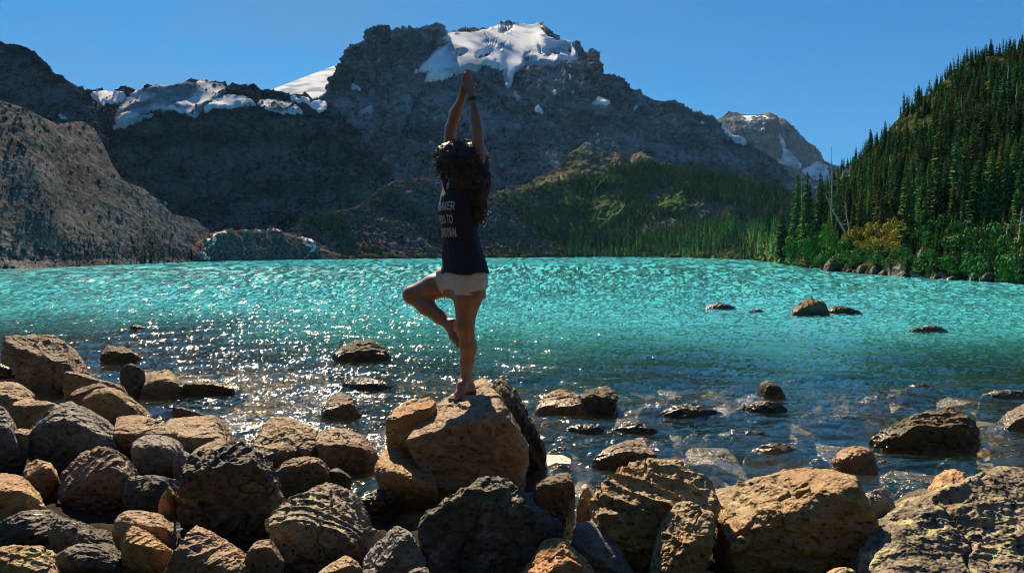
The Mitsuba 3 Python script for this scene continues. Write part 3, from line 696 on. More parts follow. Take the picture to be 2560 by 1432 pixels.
def rock(label, mat, d, sil, crest=None, s=12.0, sub=5, k=34, rough=1.0, thick=0.8, group=None, name='boulder', category='boulder', lean=-0.10, extra=(), foot=True):
    """sil: outline as seen; crest: the edge along which the top, rising backward at s degrees, breaks to the steep front; d: distance of that front."""
    sil = np.array(sil, float)
    wet_foot = d is None or mat == WET
    if d is None:            # stands in the lake: its foot meets the water level
        d = CAM_H * FOC / (sil[:, 1].max() - 4 - HY)
    pts = []
    t = math.tan(math.radians(s * (0.55 if s < 34 else 0.78)))
    if crest is not None:
        cr = np.array(crest, float)
        cr = cr[np.argsort(cr[:, 0])]
    wid = (sil[:, 0].max() - sil[:, 0].min()) / FOC * d
    hgt = (sil[:, 1].max() - sil[:, 1].min()) / FOC * d
    for px, py in sil:
        dd = 0.0
        if crest is not None:
            cy = np.interp(px, cr[:, 0], cr[:, 1])
            if py < cy:
                dd = (cy - py) / FOC * d / (t + max(py - HY, 20) / FOC)
            else:
                dd = -lean * (py - cy) / FOC * d
        else:
            mid = 0.5 * (sil[:, 1].max() + sil[:, 1].min())
            dd = 0.25 * hgt * np.clip((mid - py) / (hgt * FOC / d + 1e-9) * 2, -0.4, 1) + 0.12 * wid
        p = P(px, py, d + dd)
        pts.append(p)
        pts.append(P(px, py, d + dd) + np.array([0, thick * min(wid, hgt * 1.3) * (0.75 if crest is not None else 1.0), -0.35 * hgt]))
    if crest is not None:
        for px, py in cr:
            pts.append(P(px, py, d))
    else:
        cx, cy = sil.mean(0)
        pts.append(P(cx, cy, d - 0.10 * wid))
    for px, py, dd in extra:
        pts.append(P(px, py, d + dd))
    pts = np.array(pts)
    # the foot goes down into the bed
    zb = pts[:, 2].min()
    low = pts[pts[:, 2] < zb + 0.35 * (pts[:, 2].max() - zb)].copy()
    gz = min(zb, ground_z(pts[:, 0].mean(), d)) - 0.05
    low[:, 2] = max(gz, zb - 0.5)
    cx = low[:, :2].mean(0)
    low[:, :2] = cx + (low[:, :2] - cx) * (1.25 if wet_foot else 0.85)
    if foot:
        pts = np.vstack([pts, low])
    ROCK_N[0] += 1
    v, f = boulder_mesh(pts, 100 + ROCK_N[0], sub, k, rough)
    key = key_for(name)
    scene[key] = mikit.ply((v, f), mat, smooth=True)
    tag(key, label, category, group)
    return key


def cz(x0, y0, s, pts):
    return [(x0 + a * s, y0 + b * s) for a, b in pts]


def A(pts):        # left crop
    return cz(0, 780, 640 / 1406, pts)


def B(pts):        # middle crop
    return cz(560, 780, 640 / 1406, pts)


TAN, BRN, ORG, GLD, LIC, DRK, GRY, WET = 'stone_tan', 'stone_brown', 'stone_orange', 'stone_gold', 'stone_lichen', 'stone_dark', 'stone_grey', 'stone_wet'

# left shore, far to near
rock('big layered boulder standing in the lake at the far left', BRN, None, A([(15, 115), (60, 100), (140, 95), (215, 92), (280, 96), (325, 130), (360, 190), (376, 240), (385, 300), (370, 420), (250, 460), (60, 450), (20, 300), (12, 200)]),
     A([(20, 170), (130, 200), (250, 255), (330, 270), (380, 285)]), s=28, sub=6, rough=1.15)
rock('long low slab running right from the big layered boulder', BRN, 8.0, A([(350, 312), (400, 315), (460, 332), (560, 362), (640, 388), (680, 404), (672, 425), (600, 440), (480, 450), (380, 470), (340, 430)]), A([(345, 320), (470, 350), (600, 392), (680, 412)]), s=14)
rock('small flat stone at the foot of the long low slab', BRN, 7.2, A([(360, 458), (420, 420), (500, 393), (550, 384), (556, 402), (480, 460), (430, 490), (380, 495)]), A([(360, 470), (430, 450), (550, 400)]), s=12, sub=4)
rock('pointed boulder with a shaded face left of the water gap', TAN, 6.9, A([(425, 492), (500, 425), (555, 388), (620, 408), (700, 468), (772, 545), (740, 580), (620, 650), (530, 650), (450, 560)]), A([(420, 500), (480, 455), (560, 413), (630, 440), (700, 492), (772, 552)]), s=12)
rock('tan wedge boulder out in the sparkling water', TAN, None, A([(712, 380), (790, 312), (885, 292), (920, 318), (960, 360), (995, 392), (1000, 430), (960, 475), (740, 475), (712, 440)]), A([(715, 450), (790, 405), (862, 365), (930, 372), (995, 395)]), s=24)
rock('dark stone half hidden behind the tan wedge boulder', DRK, 8.6, A([(652, 322), (680, 292), (710, 274), (772, 308), (762, 345), (700, 378), (655, 360)]), None, sub=4)
rock('dark wet boulder in the glitter near the far left shore', WET, None, A([(545, 198), (572, 170), (630, 174), (690, 186), (737, 216), (735, 240), (690, 275), (590, 282), (545, 245)]), A([(545, 205), (640, 228), (737, 222)]), s=20)
rock('tiny dark rock breaking the sparkling water farthest out on the left', WET, None, A([(700, 78), (722, 62), (760, 60), (792, 74), (790, 92), (730, 100), (702, 92)]), None, sub=4, k=10)
rock('long flat dark rock in the glitter right of the tan wedge boulder', WET, None, A([(1000, 385), (1060, 370), (1140, 374), (1220, 380), (1280, 405), (1240, 440), (1150, 460), (1040, 465)]), A([(1000, 392), (1140, 384), (1280, 412)]), s=10)
rock('flat dark slab awash below the long flat dark rock', WET, 6.7, A([(940, 520), (990, 508), (1080, 528), (1135, 550), (1110, 580), (1000, 588), (938, 582)]), A([(940, 528), (1000, 520), (1135, 556)]), s=8, sub=4)
rock('broad boulder with a lit tip and a rough right flank in the left heap', GRY, 5.75, A([(215, 568), (290, 510), (390, 486), (452, 500), (500, 552), (550, 612), (608, 692), (590, 760), (430, 830), (250, 830), (120, 770), (90, 700)]), A([(90, 720), (222, 592), (310, 615), (398, 590), (430, 690), (500, 720), (608, 700)]), s=20, sub=6)
rock('large rounded boulder with a pitted lit shoulder in the left heap', BRN, 4.75, A([(282, 890), (330, 820), (440, 745), (540, 702), (600, 698), (650, 740), (700, 832), (700, 930), (670, 1010), (570, 1100), (430, 1160), (320, 1110), (290, 1000)]), A([(290, 1030), (400, 1020), (470, 960), (560, 850), (640, 820), (700, 850)]), s=38, sub=6, k=11)
rock('flat topped tan boulder at the back of the left heap', TAN, 5.9, A([(612, 625), (650, 558), (700, 566), (800, 566), (880, 598), (965, 628), (968, 690), (900, 730), (680, 720), (630, 700)]), A([(612, 650), (720, 690), (840, 660), (968, 660)]), s=16)
rock('rounded boulder with a lit cap in front of the flat topped tan boulder', GRY, 5.35, A([(676, 705), (740, 660), (850, 654), (930, 664), (960, 700), (958, 810), (905, 880), (760, 905), (690, 810)]), A([(680, 740), (760, 775), (860, 790), (960, 740)]), s=28, k=11)
rock('wide tan slab with a notch at the water edge', TAN, 5.85, A([(880, 590), (1000, 568), (1172, 556), (1184, 620), (1240, 700), (1245, 765), (1100, 800), (970, 770), (955, 650)]), A([(950, 690), (1070, 700), (1180, 700), (1245, 740)]), s=12)
rock('small pale stone wedged in the left heap', GRY, 5.2, A([(945, 830), (960, 770), (990, 752), (1020, 770), (1044, 800), (1040, 835)]), None, sub=4)
rock('low tan stone in front of the wide notched slab', TAN, 5.25, A([(1030, 790), (1090, 730), (1180, 694), (1240, 718), (1250, 765), (1140, 815), (1040, 830)]), A([(1030, 805), (1130, 775), (1250, 745)]), s=12, sub=4)
rock('huge dark crusted boulder left of centre', DRK, 4.14, [(420, 1190), (428, 1162), (470, 1130), (520, 1122), (560, 1108), (600, 1098), (645, 1122), (675, 1170), (692, 1240), (690, 1310), (600, 1370), (480, 1370), (430, 1290)],
     [(420, 1200), (480, 1168), (560, 1160), (640, 1150), (690, 1215)], s=26, sub=6, rough=1.7)
rock('small rust brown stone left of the pitted boulder', ORG, 4.9, A([(120, 890), (140, 808), (230, 780), (272, 820), (288, 875), (265, 985), (180, 1070), (125, 960)]), A([(122, 920), (190, 900), (225, 850), (288, 870)]), s=26)
rock('orange topped boulder cut by the left edge', ORG, 4.19, A([(-60, 870), (0, 868), (95, 880), (112, 915), (150, 958), (178, 1008), (155, 1090), (60, 1180), (-60, 1180)]), A([(-60, 1010), (0, 1010), (80, 972), (130, 985), (178, 1020)]), s=18)
rock('yellow lichen boulder in the bottom left corner', GLD, 3.44, A([(-60, 1245), (0, 1250), (90, 1270), (180, 1265), (232, 1300), (272, 1370), (285, 1440), (200, 1600), (-60, 1600)]), A([(-60, 1420), (100, 1440), (200, 1420), (285, 1450)]), s=34)
rock('flat ridged stone behind the leaning orange stone', TAN, 3.91, A([(572, 1195), (620, 1120), (705, 1083), (722, 1095), (862, 1095), (897, 1140), (908, 1195), (905, 1260), (800, 1290), (640, 1280)]), A([(575, 1195), (690, 1140), (780, 1182), (908, 1195)]), s=14)
rock('leaning orange tan stone near the bottom left', ORG, 3.67, A([(648, 1205), (690, 1147), (732, 1160), (772, 1220), (832, 1240), (918, 1285), (892, 1352), (850, 1440), (700, 1480), (630, 1330)]), A([(650, 1250), (720, 1330), (790, 1400), (850, 1410), (918, 1310)]), s=34, sub=6)
rock('pale speckled boulder at the bottom left of centre', TAN, 3.49, A([(868, 1430), (950, 1270), (1050, 1152), (1092, 1170), (1200, 1240), (1300, 1308), (1342, 1370), (1356, 1440), (1300, 1560), (900, 1560)]), A([(868, 1440), (940, 1300), (1020, 1340), (1120, 1420), (1230, 1450), (1356, 1450)]), s=36, sub=6)
rock('grey stone cut by the left edge above the orange topped boulder', GRY, 5.6, A([(-60, 500), (0, 505), (35, 530), (72, 612), (88, 700), (65, 770), (-60, 800)]), A([(-60, 640), (40, 640), (88, 710)]), s=34)
SHOE_ROCK = rock('tan stone with a dark hollow under the shoe at the left edge', TAN, 7.0, A([(-60, 360), (0, 358), (60, 368), (112, 410), (132, 458), (90, 495), (-60, 500)]), A([(-60, 440), (30, 450), (80, 462), (132, 468)]), s=14, sub=5)
rock('low flat stone between the left boulders', TAN, 6.4, A([(70, 480), (130, 468), (200, 488), (282, 490), (292, 515), (180, 580), (80, 620), (68, 560)]), A([(70, 520), (180, 510), (292, 505)]), s=10, sub=4)
rock('small sunlit slab beside the grey stone at the left edge', TAN, 5.7, A([(72, 650), (80, 636), (140, 634), (150, 650), (110, 690), (76, 690)]), A([(72, 662), (150, 656)]), s=10, sub=4)
rock('small rust stone left of the huge dark crusted boulder', ORG, 4.19, A([(866, 1050), (890, 1000), (925, 950), (945, 980), (940, 1050), (900, 1090)]), None, sub=4)
rock('tiny white stone in the dark gap at lower left', 'stone_white', 3.95, A([(164, 1112), (190, 1105), (220, 1107), (234, 1114), (215, 1121), (175, 1120)]), None, sub=3, k=9, name='pebble', category='stone', foot=False)
rock('filler boulder coloured dark as shade at lower left', DRK, 3.81, A([(250, 1260), (330, 1190), (450, 1180), (560, 1250), (600, 1340), (560, 1460), (300, 1460)]), None)  # filler boulders from here, coloured dark to stand for shade between the rocks
rock('filler boulder coloured dark as shade behind the leaning orange stone', DRK, 4.6, A([(700, 900), (790, 890), (900, 900), (930, 1000), (900, 1120), (720, 1130), (660, 1010)]), None)
rock('filler boulder coloured dark as shade under the orange topped boulder', DRK, 4.0, A([(-40, 1150), (60, 1090), (170, 1080), (250, 1140), (270, 1240), (200, 1320), (-40, 1320)]), None)
rock('squat filler stone coloured dark as shade above the yellow lichen boulder', DRK, 3.85, A([(230, 1200), (300, 1120), (400, 1150), (470, 1240), (440, 1330), (280, 1340)]), None)
rock('filler stone coloured dark as shade left of the leaning orange stone', DRK, 3.6, A([(280, 1330), (380, 1270), (520, 1280), (620, 1360), (640, 1460), (300, 1480)]), None)
# middle
rock('pitted tan boulder in the middle of the heap by the water', TAN, 5.75, B([(140, 740), (160, 655), (205, 570), (250, 561), (380, 580), (470, 600), (512, 640), (495, 710), (505, 770), (400, 810), (230, 850), (180, 810)]), B([(160, 830), (230, 815), (330, 745), (420, 735), (512, 735)]), s=28, sub=6)
rock('blocky brown boulder with a lit brow at the wave edge', BRN, 5.6, B([(488, 655), (560, 631), (650, 640), (740, 664), (792, 710), (828, 762), (812, 860), (720, 900), (600, 880), (505, 780)]), B([(490, 705), (620, 705), (640, 760), (720, 730), (828, 770)]), s=12)
rock('smooth brown hump in front of the pitted tan boulder', BRN, 5.0, B([(232, 852), (330, 790), (450, 761), (510, 764), (562, 820), (592, 880), (600, 940), (420, 1000), (310, 1020), (248, 940)]), B([(234, 885), (330, 868), (440, 815), (545, 800), (600, 890)]), s=10, k=11)
rock('small dark stone tucked right of the smooth brown hump', DRK, 5.05, B([(565, 850), (600, 842), (660, 880), (685, 905), (660, 930), (590, 930)]), None, sub=4)
rock('big deeply grooved boulder at the bottom centre left', LIC, 3.81, B([(190, 1155), (300, 1060), (330, 1000), (450, 958), (600, 918), (668, 925), (685, 990), (742, 1080), (764, 1160), (780, 1290), (740, 1370), (600, 1440), (400, 1430), (300, 1340), (215, 1215)]),
     B([(190, 1165), (380, 1135), (500, 1225), (600, 1260), (690, 1240), (780, 1310)]), s=30, sub=6, rough=1.5)
rock('shaded stone at the foot of the grooved boulder', BRN, 3.58, B([(105, 1310), (170, 1258), (240, 1233), (262, 1270), (305, 1350), (290, 1440), (110, 1440)]), B([(105, 1325), (200, 1290), (255, 1290), (300, 1350)]), s=18)
rock('rounded tan stone cut by the bottom edge under the grooved boulder', GLD, 3.3, B([(480, 1440), (560, 1370), (640, 1328), (712, 1327), (742, 1360), (735, 1480), (490, 1500)]), B([(480, 1450), (600, 1440), (690, 1420), (742, 1372)]), s=28)
rock('grey crested boulder at the bottom centre', GRY, 3.44, B([(730, 1400), (800, 1300), (900, 1208), (960, 1148), (1012, 1160), (1062, 1230), (1114, 1350), (1120, 1440), (1050, 1540), (740, 1540)]), B([(735, 1520), (880, 1440), (960, 1300), (1020, 1240), (1062, 1260), (1114, 1370)]), s=38, sub=6)
rock('small tan stone between the grooved and the grey crested boulder', TAN, 3.72, B([(768, 1185), (800, 1168), (872, 1213), (868, 1260), (830, 1340), (785, 1320)]), None, sub=4)
rock('small pale arched stone at the bottom centre edge', GRY, 3.21, B([(1003, 1430), (1060, 1384), (1108, 1380), (1130, 1440), (1100, 1480), (1010, 1480)]), B([(1003, 1440), (1070, 1415), (1130, 1440)]), s=14, sub=4)
rock('submerged dark stone in the calm pool below the woman', WET, 4.75, B([(715, 1045), (790, 985), (880, 935), (960, 950), (970, 1010), (900, 1080), (760, 1100)]), None, k=9)
rock('very large dark boulder with a lit rim at the bottom centre', DRK, 3.49, [(1035, 1318), (1045, 1290), (1090, 1258), (1120, 1233), (1170, 1207), (1200, 1185), (1225, 1179), (1260, 1187), (1292, 1200), (1332, 1245), (1402, 1307), (1370, 1380), (1330, 1500), (1100, 1520), (1055, 1400)],
     [(1035, 1325), (1088, 1288), (1115, 1258), (1170, 1230), (1235, 1214), (1292, 1238), (1402, 1312)], s=16, sub=6, rough=1.3, lean=0.1)
MAIN_ROCK = rock('great tan boulder the woman stands on', TAN, 4.86, [(1008, 1100), (1030, 1058), (1040, 1035), (1085, 1008), (1130, 992), (1180, 957), (1213, 932), (1240, 936), (1262, 962), (1282, 1005), (1312, 1062), (1330, 1095), (1318, 1150), (1292, 1200), (1220, 1225), (1150, 1220), (1080, 1190), (1020, 1130)],
     [(1008, 1108), (1035, 1092), (1120, 1104), (1180, 1108), (1222, 1070), (1258, 1010), (1290, 1050), (1330, 1110)], s=20, sub=6, rough=0.8)
rock('low brown ledge left of the great tan boulder', ORG, 5.1, [(962, 1045), (990, 1010), (1020, 996), (1085, 992), (1092, 1004), (1060, 1040), (1040, 1070), (985, 1066)], [(962, 1050), (1030, 1040), (1092, 1008)], s=8)
rock('sloping wet tan block at the lower left of the great tan boulder', ORG, 4.75, [(925, 1165), (962, 1112), (1000, 1088), (1028, 1072), (1040, 1110), (1085, 1185), (1092, 1220), (1030, 1215), (945, 1190)], [(925, 1170), (1000, 1180), (1060, 1205), (1092, 1218)], s=14)
rock('black wet rock behind the right side of the great tan boulder', WET, 5.7, [(1225, 945), (1245, 926), (1268, 928), (1296, 962), (1322, 1010), (1345, 1060), (1368, 1110), (1300, 1125), (1225, 1040)], [(1225, 985), (1265, 968), (1300, 1010), (1368, 1105)], s=30, rough=1.6, k=14)
rock('rounded tan boulder in the shallows right of the woman', GLD, None, [(1328, 1012), (1350, 985), (1370, 965), (1397, 953), (1422, 954), (1450, 966), (1470, 990), (1475, 1025), (1400, 1040), (1335, 1030)], [(1328, 1020), (1370, 1005), (1415, 1002), (1440, 1010), (1475, 1015)], s=22, k=11)
rock('mossy dark green rock joined to the rounded tan boulder', WET, None, [(1450, 975), (1480, 966), (1520, 961), (1542, 975), (1548, 992), (1532, 1012), (1500, 1035), (1450, 1035)], [(1450, 992), (1510, 985), (1548, 998)], s=16)
rock('low wet rock awash below the rounded tan boulder', WET, None, [(1405, 1068), (1420, 1054), (1460, 1049), (1500, 1054), (1525, 1068), (1510, 1082), (1430, 1085)], None, sub=4, k=9)
rock('tan topped rock breaking the surface behind the arched boulder', BRN, None, [(1480, 1150), (1520, 1115), (1555, 1102), (1590, 1098), (1620, 1108), (1645, 1130), (1640, 1160), (1560, 1175), (1490, 1170)], [(1480, 1155), (1560, 1125), (1590, 1140), (1645, 1136)], s=16)
rock('wet angular rock in the pool left of the arched boulder', WET, 4.6, [(1332, 1215), (1370, 1190), (1405, 1172), (1430, 1180), (1440, 1220), (1430, 1270), (1395, 1285), (1350, 1250)], [(1332, 1222), (1395, 1240), (1410, 1200), (1440, 1215)], s=30)
rock('huge arched orange brown boulder with a dark hollow', GLD, 3.67, [(1470, 1240), (1500, 1195), (1540, 1163), (1600, 1135), (1640, 1131), (1690, 1141), (1740, 1170), (1780, 1205), (1800, 1228), (1800, 1300), (1790, 1360), (1740, 1420), (1680, 1470), (1600, 1520), (1500, 1480), (1480, 1340), (1470, 1290)],
     [(1470, 1300), (1540, 1300), (1600, 1290), (1640, 1260), (1700, 1300), (1760, 1330), (1800, 1300)], s=40, sub=6, rough=1.6)
rock('buttress of gold stone forming the right leg of the arched boulder', GLD, 3.44, [(1655, 1300), (1690, 1250), (1740, 1232), (1790, 1260), (1802, 1310), (1790, 1370), (1740, 1430), (1690, 1500), (1620, 1520), (1628, 1420)], [(1640, 1470), (1690, 1400), (1740, 1380), (1795, 1340)], s=52, sub=6, rough=1.2)
rock('small red brown stone left of the arched boulder', ORG, 4.0, [(1442, 1262), (1452, 1228), (1470, 1212), (1482, 1235), (1478, 1285), (1455, 1298)], None, sub=4)
rock('blue grey slab lying in shade below the arched boulder', GRY, 3.49, [(1436, 1305), (1455, 1290), (1502, 1284), (1525, 1320), (1605, 1440), (1600, 1520), (1490, 1520), (1430, 1370)], [(1436, 1320), (1470, 1420), (1500, 1500), (1600, 1490)], s=40, k=26, rough=0.6)
rock('orange pointed boulder at the bottom edge right of centre', ORG, 3.21, [(1303, 1440), (1330, 1390), (1360, 1344), (1402, 1326), (1428, 1334), (1434, 1360), (1474, 1402), (1500, 1450), (1470, 1520), (1310, 1520)], [(1303, 1480), (1390, 1470), (1412, 1400), (1440, 1390), (1500, 1460)], s=36)
# right
rock('wide flat topped golden boulder at the bottom right of centre', GLD, 3.67, [(1798, 1240), (1815, 1205), (1850, 1194), (1900, 1184), (2000, 1165), (2040, 1163), (2112, 1169), (2164, 1186), (2194, 1240), (2214, 1300), (2220, 1370), (2160, 1450), (2060, 1500), (1900, 1500), (1830, 1440), (1800, 1350)],
     [(1798, 1330), (1860, 1335), (1920, 1345), (2000, 1315), (2055, 1272), (2110, 1218), (2164, 1200), (2220, 1300)], s=24, sub=6, rough=1.0)
rock('bright orange wet stone in the shallows at right', ORG, None, [(2098, 1135), (2115, 1111), (2160, 1104), (2182, 1109), (2198, 1130), (2204, 1160), (2194, 1182), (2160, 1184), (2118, 1164)], None, k=12)
rock('tiny orange pebble right of the bright orange wet stone', ORG, None, [(2198, 1155), (2206, 1147), (2218, 1150), (2222, 1160), (2206, 1166)], None, sub=3, k=9, name='pebble', category='stone', foot=False)
rock('black jagged rock with rusty moss in the shallows at right', WET, None, [(2205, 1080), (2250, 1050), (2300, 1038), (2335, 1024), (2370, 1030), (2392, 1016), (2416, 1024), (2442, 1055), (2452, 1085), (2442, 1110), (2390, 1125), (2340, 1122), (2270, 1100)], [(2205, 1088), (2300, 1062), (2380, 1060), (2420, 1062), (2452, 1090)], s=26, sub=6, rough=1.6)
rock('brown rock cut by the right edge in the shallows', BRN, None, [(2518, 1060), (2540, 1020), (2560, 1002), (2600, 998), (2620, 1070), (2560, 1082)], [(2518, 1065), (2550, 1040), (2620, 1040)], s=20)
rock('orange peaked stone leaning against the big speckled boulder', ORG, 4.05, [(2330, 1270), (2340, 1220), (2360, 1174), (2390, 1154), (2413, 1152), (2432, 1170), (2460, 1200), (2455, 1250), (2380, 1290), (2338, 1290)], [(2330, 1280), (2390, 1270), (2430, 1240), (2460, 1225)], s=44, k=12)
rock('big lichen speckled boulder in the bottom right corner', LIC, 3.26, [(2192, 1375), (2230, 1320), (2290, 1270), (2390, 1238), (2440, 1194), (2500, 1169), (2560, 1157), (2640, 1160), (2680, 1300), (2660, 1540), (2230, 1540), (2200, 1430)],
     [(2192, 1470), (2300, 1500), (2450, 1480), (2560, 1480), (2680, 1470)], s=40, sub=6, rough=1.2)
rock('small pale stone beside the wide golden boulder', TAN, 3.63, [(2214, 1325), (2220, 1300), (2242, 1296), (2270, 1308), (2262, 1335), (2225, 1350)], [(2214, 1330), (2240, 1320), (2270, 1318)], s=18, sub=4)
rock('grey stone behind the wide golden boulder', GRY, 3.95, [(2176, 1225), (2195, 1207), (2216, 1211), (2237, 1250), (2254, 1295), (2250, 1330), (2200, 1330), (2180, 1270)], [(2176, 1235), (2210, 1240), (2254, 1300)], s=24)
rock('wet dark stone left of the orange peaked stone', WET, 4.14, [(2238, 1262), (2260, 1235), (2300, 1214), (2336, 1214), (2340, 1280), (2300, 1310), (2255, 1325)], [(2238, 1275), (2300, 1260), (2340, 1262)], s=20)
rock('small mossy stone at the bottom edge between the right boulders', GLD, 3.16, [(2075, 1440), (2092, 1424), (2112, 1416), (2136, 1420), (2150, 1445), (2120, 1480), (2080, 1480)], None, sub=4)
rock('low wet stone behind the big speckled boulder', WET, 4.7, [(2440, 1180), (2460, 1168), (2500, 1164), (2520, 1176), (2490, 1200), (2445, 1200)], None, sub=4, k=9)
# out in the lake
rock('dark pyramid rock far out in the lake at right', BRN, None, [(1982, 778), (2000, 755), (2020, 742), (2045, 739), (2066, 755), (2078, 781), (2062, 790), (2000, 789)], [(1982, 782), (2020, 772), (2046, 748), (2078, 784)], s=44, sub=5)
rock('low dark rock beside the pyramid rock in the lake', WET, None, [(2066, 780), (2080, 760), (2112, 756), (2150, 770), (2170, 775), (2130, 783), (2080, 786)], None, k=9)
rock('low pale gravelly rock far out in the lake', GRY, None, [(1745, 771), (1775, 755), (1805, 749), (1832, 758), (1855, 770), (1810, 774)], None, k=9, sub=4)
rock('smallest pale rock far out in the lake', GRY, None, [(1866, 776), (1890, 767), (1913, 771), (1918, 778), (1890, 781)], None, k=9, sub=4)
rock('flat speckled rock awash near the right edge of the lake', GRY, None, [(2265, 820), (2310, 808), (2352, 807), (2380, 822), (2330, 830), (2290, 828)], None, k=9, sub=4)
rock('pointed wet rock with a splash in the shallows right of centre', WET, None, [(1903, 985), (1908, 948), (1930, 941), (1958, 955), (1978, 985), (1940, 995)], None, k=10, sub=4)
rock('dark wet rock awash in the shallows right of centre', WET, None, [(1830, 1012), (1870, 1000), (1920, 990), (1960, 992), (1990, 1010), (1960, 1028), (1880, 1030)], None, k=10)
rock('pale rock awash near the right edge of the shallows', GRY, None, [(2460, 980), (2500, 965), (2540, 962), (2590, 975), (2570, 995), (2500, 995)], None, k=9)
rock('dark rock with glittering top in the waves left of the woman', WET, None, [(822, 888), (850, 862), (880, 847), (912, 844), (947, 855), (972, 880), (955, 900), (870, 904)], [(822, 890), (880, 878), (930, 872), (972, 888)], s=30)
rock('brown rock in the waves between the heap and the woman', BRN, None, [(795, 1030), (818, 990), (842, 975), (870, 984), (898, 1006), (894, 1040), (850, 1048), (810, 1045)], [(795, 1032), (840, 1015), (870, 1008), (898, 1014)], s=22)
rock('low wet rock barely above the waves left of the woman', WET, None, [(838, 958), (870, 940), (920, 930), (970, 945), (985, 965), (920, 978), (850, 975)], None, k=9)

# stones under the clear water
_rs = np.random.default_rng(21)
_SUB = [boulder_mesh(_rs.normal(size=(16, 3)) * [0.5, 0.42, 0.26], 700 + i, 4, 20, 1.0) for i in range(7)]
_SUBP = [[mikit.ply(m, b, smooth=True) for b in ('stone_wet', 'stone_sub')] for m in _SUB]
for _k in range(230):
    py = _rs.uniform(880, 1260)
    px = _rs.uniform(700, 2700) if _rs.random() < 0.8 else _rs.uniform(0, 900)
    y = CAM_H * FOC / (py - HY)
    x = (px - HX) / FOC * y
    z = ground_z(x, y)
    if z > -0.08:
        continue
    r = _rs.uniform(0.14, 0.46) * (0.6 + 0.06 * y)
    top = min(-0.025, z + r * 0.75)
    scene[f'lake_bed__stone_{_k:03d}'] = {**_SUBP[int(_rs.integers(0, 7))][int(_rs.random() < 0.7)], 'to_world': T().translate([float(x), float(y), float(top - r * 0.30)]).rotate([0, 0, 1], float(_rs.uniform(0, 360))).scale(float(r))}

# stones just breaking the clear shallows
_ord = ['first', 'second', 'third', 'fourth', 'fifth', 'sixth', 'seventh', 'eighth', 'ninth', 'tenth', 'eleventh', 'twelfth', 'thirteenth', 'fourteenth', 'fifteenth', 'sixteenth', 'seventeenth', 'eighteenth', 'nineteenth', 'twentieth', 'twenty-first', 'twenty-second']
_aw = sorted([(1590, 1072, 190, 34), (1650, 1010, 110, 22), (1730, 1030, 210, 44), (1740, 1090, 60, 22), (1790, 1040, 70, 18), (1868, 1078, 150, 28), (1950, 1128, 170, 34), (2010, 1100, 70, 18), (2050, 1150, 60, 20), (2110, 1044, 130, 22), (2190, 990, 80, 18), (2300, 960, 90, 18), (1700, 990, 60, 14),
              (2030, 1030, 60, 14), (2380, 1150, 70, 20), (1400, 1120, 60, 18), (1310, 1160, 50, 20), (1985, 950, 60, 14)])
for _k, (px, py, w, h) in enumerate(_aw):
    rock(f'{_ord[_k]} from the left of the wet stones barely breaking the clear shallows', WET if _k % 3 else 'stone_sub', None, [(px - w / 2, py), (px - w * 0.32, py - h * 0.5), (px - w * 0.05, py - h * 0.8), (px + w * 0.25, py - h * 0.55), (px + w / 2, py), (px + w * 0.2, py + h * 0.3), (px - w * 0.25, py + h * 0.25)],
         None, sub=4, k=9, name='awash_stone', category='stone', group='wet stones barely breaking the shallows', rough=1.4)

# ---------------------------------------------------------------- conifers, snags, shrubs
def foliage(a, b, c):
    def fn(p, n, uv):
        l = fbm(p.x * 0.35, p.y * 0.35, p.z * 0.5, 3)
        m = noise(p.x * 5, p.y * 5, p.z * 7)
        col = mix(a, b, smoothstep(0.25, 0.75, m))
        return mix(col, c, 0.8 * smoothstep(0.52, 0.72, l))
    return {'type': 'twosided', 'bsdf': {'type': 'diffuse', 'reflectance': proc(fn)}}


scene['needles_dark'] = foliage((0.03, 0.06, 0.032), (0.085, 0.15, 0.06), (0.11, 0.13, 0.04))
scene['needles_green'] = foliage((0.04, 0.10, 0.036), (0.12, 0.27, 0.08), (0.17, 0.25, 0.065))
scene['needles_olive'] = foliage((0.05, 0.075, 0.022), (0.145, 0.17, 0.048), (0.16, 0.145, 0.045))
scene['leaves_green'] = foliage((0.03, 0.10, 0.025), (0.085, 0.24, 0.05), (0.14, 0.27, 0.055))
scene['leaves_gold'] = foliage((0.20, 0.165, 0.03), (0.45, 0.34, 0.06), (0.32, 0.30, 0.07))
scene['leaves_red'] = foliage((0.16, 0.03, 0.015), (0.36, 0.06, 0.03), (0.3, 0.08, 0.03))
scene['bark'] = diffuse(lambda p, n, uv: mix((0.05, 0.04, 0.032), (0.13, 0.11, 0.09), noise(p.x * 20, p.y * 20, p.z * 3)))
scene['bark_dead'] = diffuse(lambda p, n, uv: mix((0.20, 0.185, 0.17), (0.48, 0.45, 0.42), noise(p.x * 20, p.y * 20, p.z * 3)))


def taper_tube(pts, rad, sides=6):
    pts, rad = np.asarray(pts, float), np.asarray(rad, float)
    t = np.gradient(pts, axis=0)
    t /= np.linalg.norm(t, axis=1, keepdims=True) + 1e-12
    a = np.cross(t, np.where(np.abs(t[:, 2:]) < 0.9, [0, 0, 1.0], [1.0, 0, 0]))
    a /= np.linalg.norm(a, axis=1, keepdims=True)
    b = np.cross(t, a)
    g = np.arange(sides) * 2 * np.pi / sides
    v = pts[:, None] + rad[:, None, None] * (np.cos(g)[None, :, None] * a[:, None] + np.sin(g)[None, :, None] * b[:, None])
    i, j = np.meshgrid(np.arange(len(pts) - 1), np.arange(sides), indexing='ij')
    q = np.stack([i * sides + j, i * sides + (j + 1) % sides, (i + 1) * sides + (j + 1) % sides, (i + 1) * sides + j], -1).reshape(-1, 4)
    return v.reshape(-1, 3), np.vstack([q[:, [0, 1, 2]], q[:, [0, 2, 3]]])


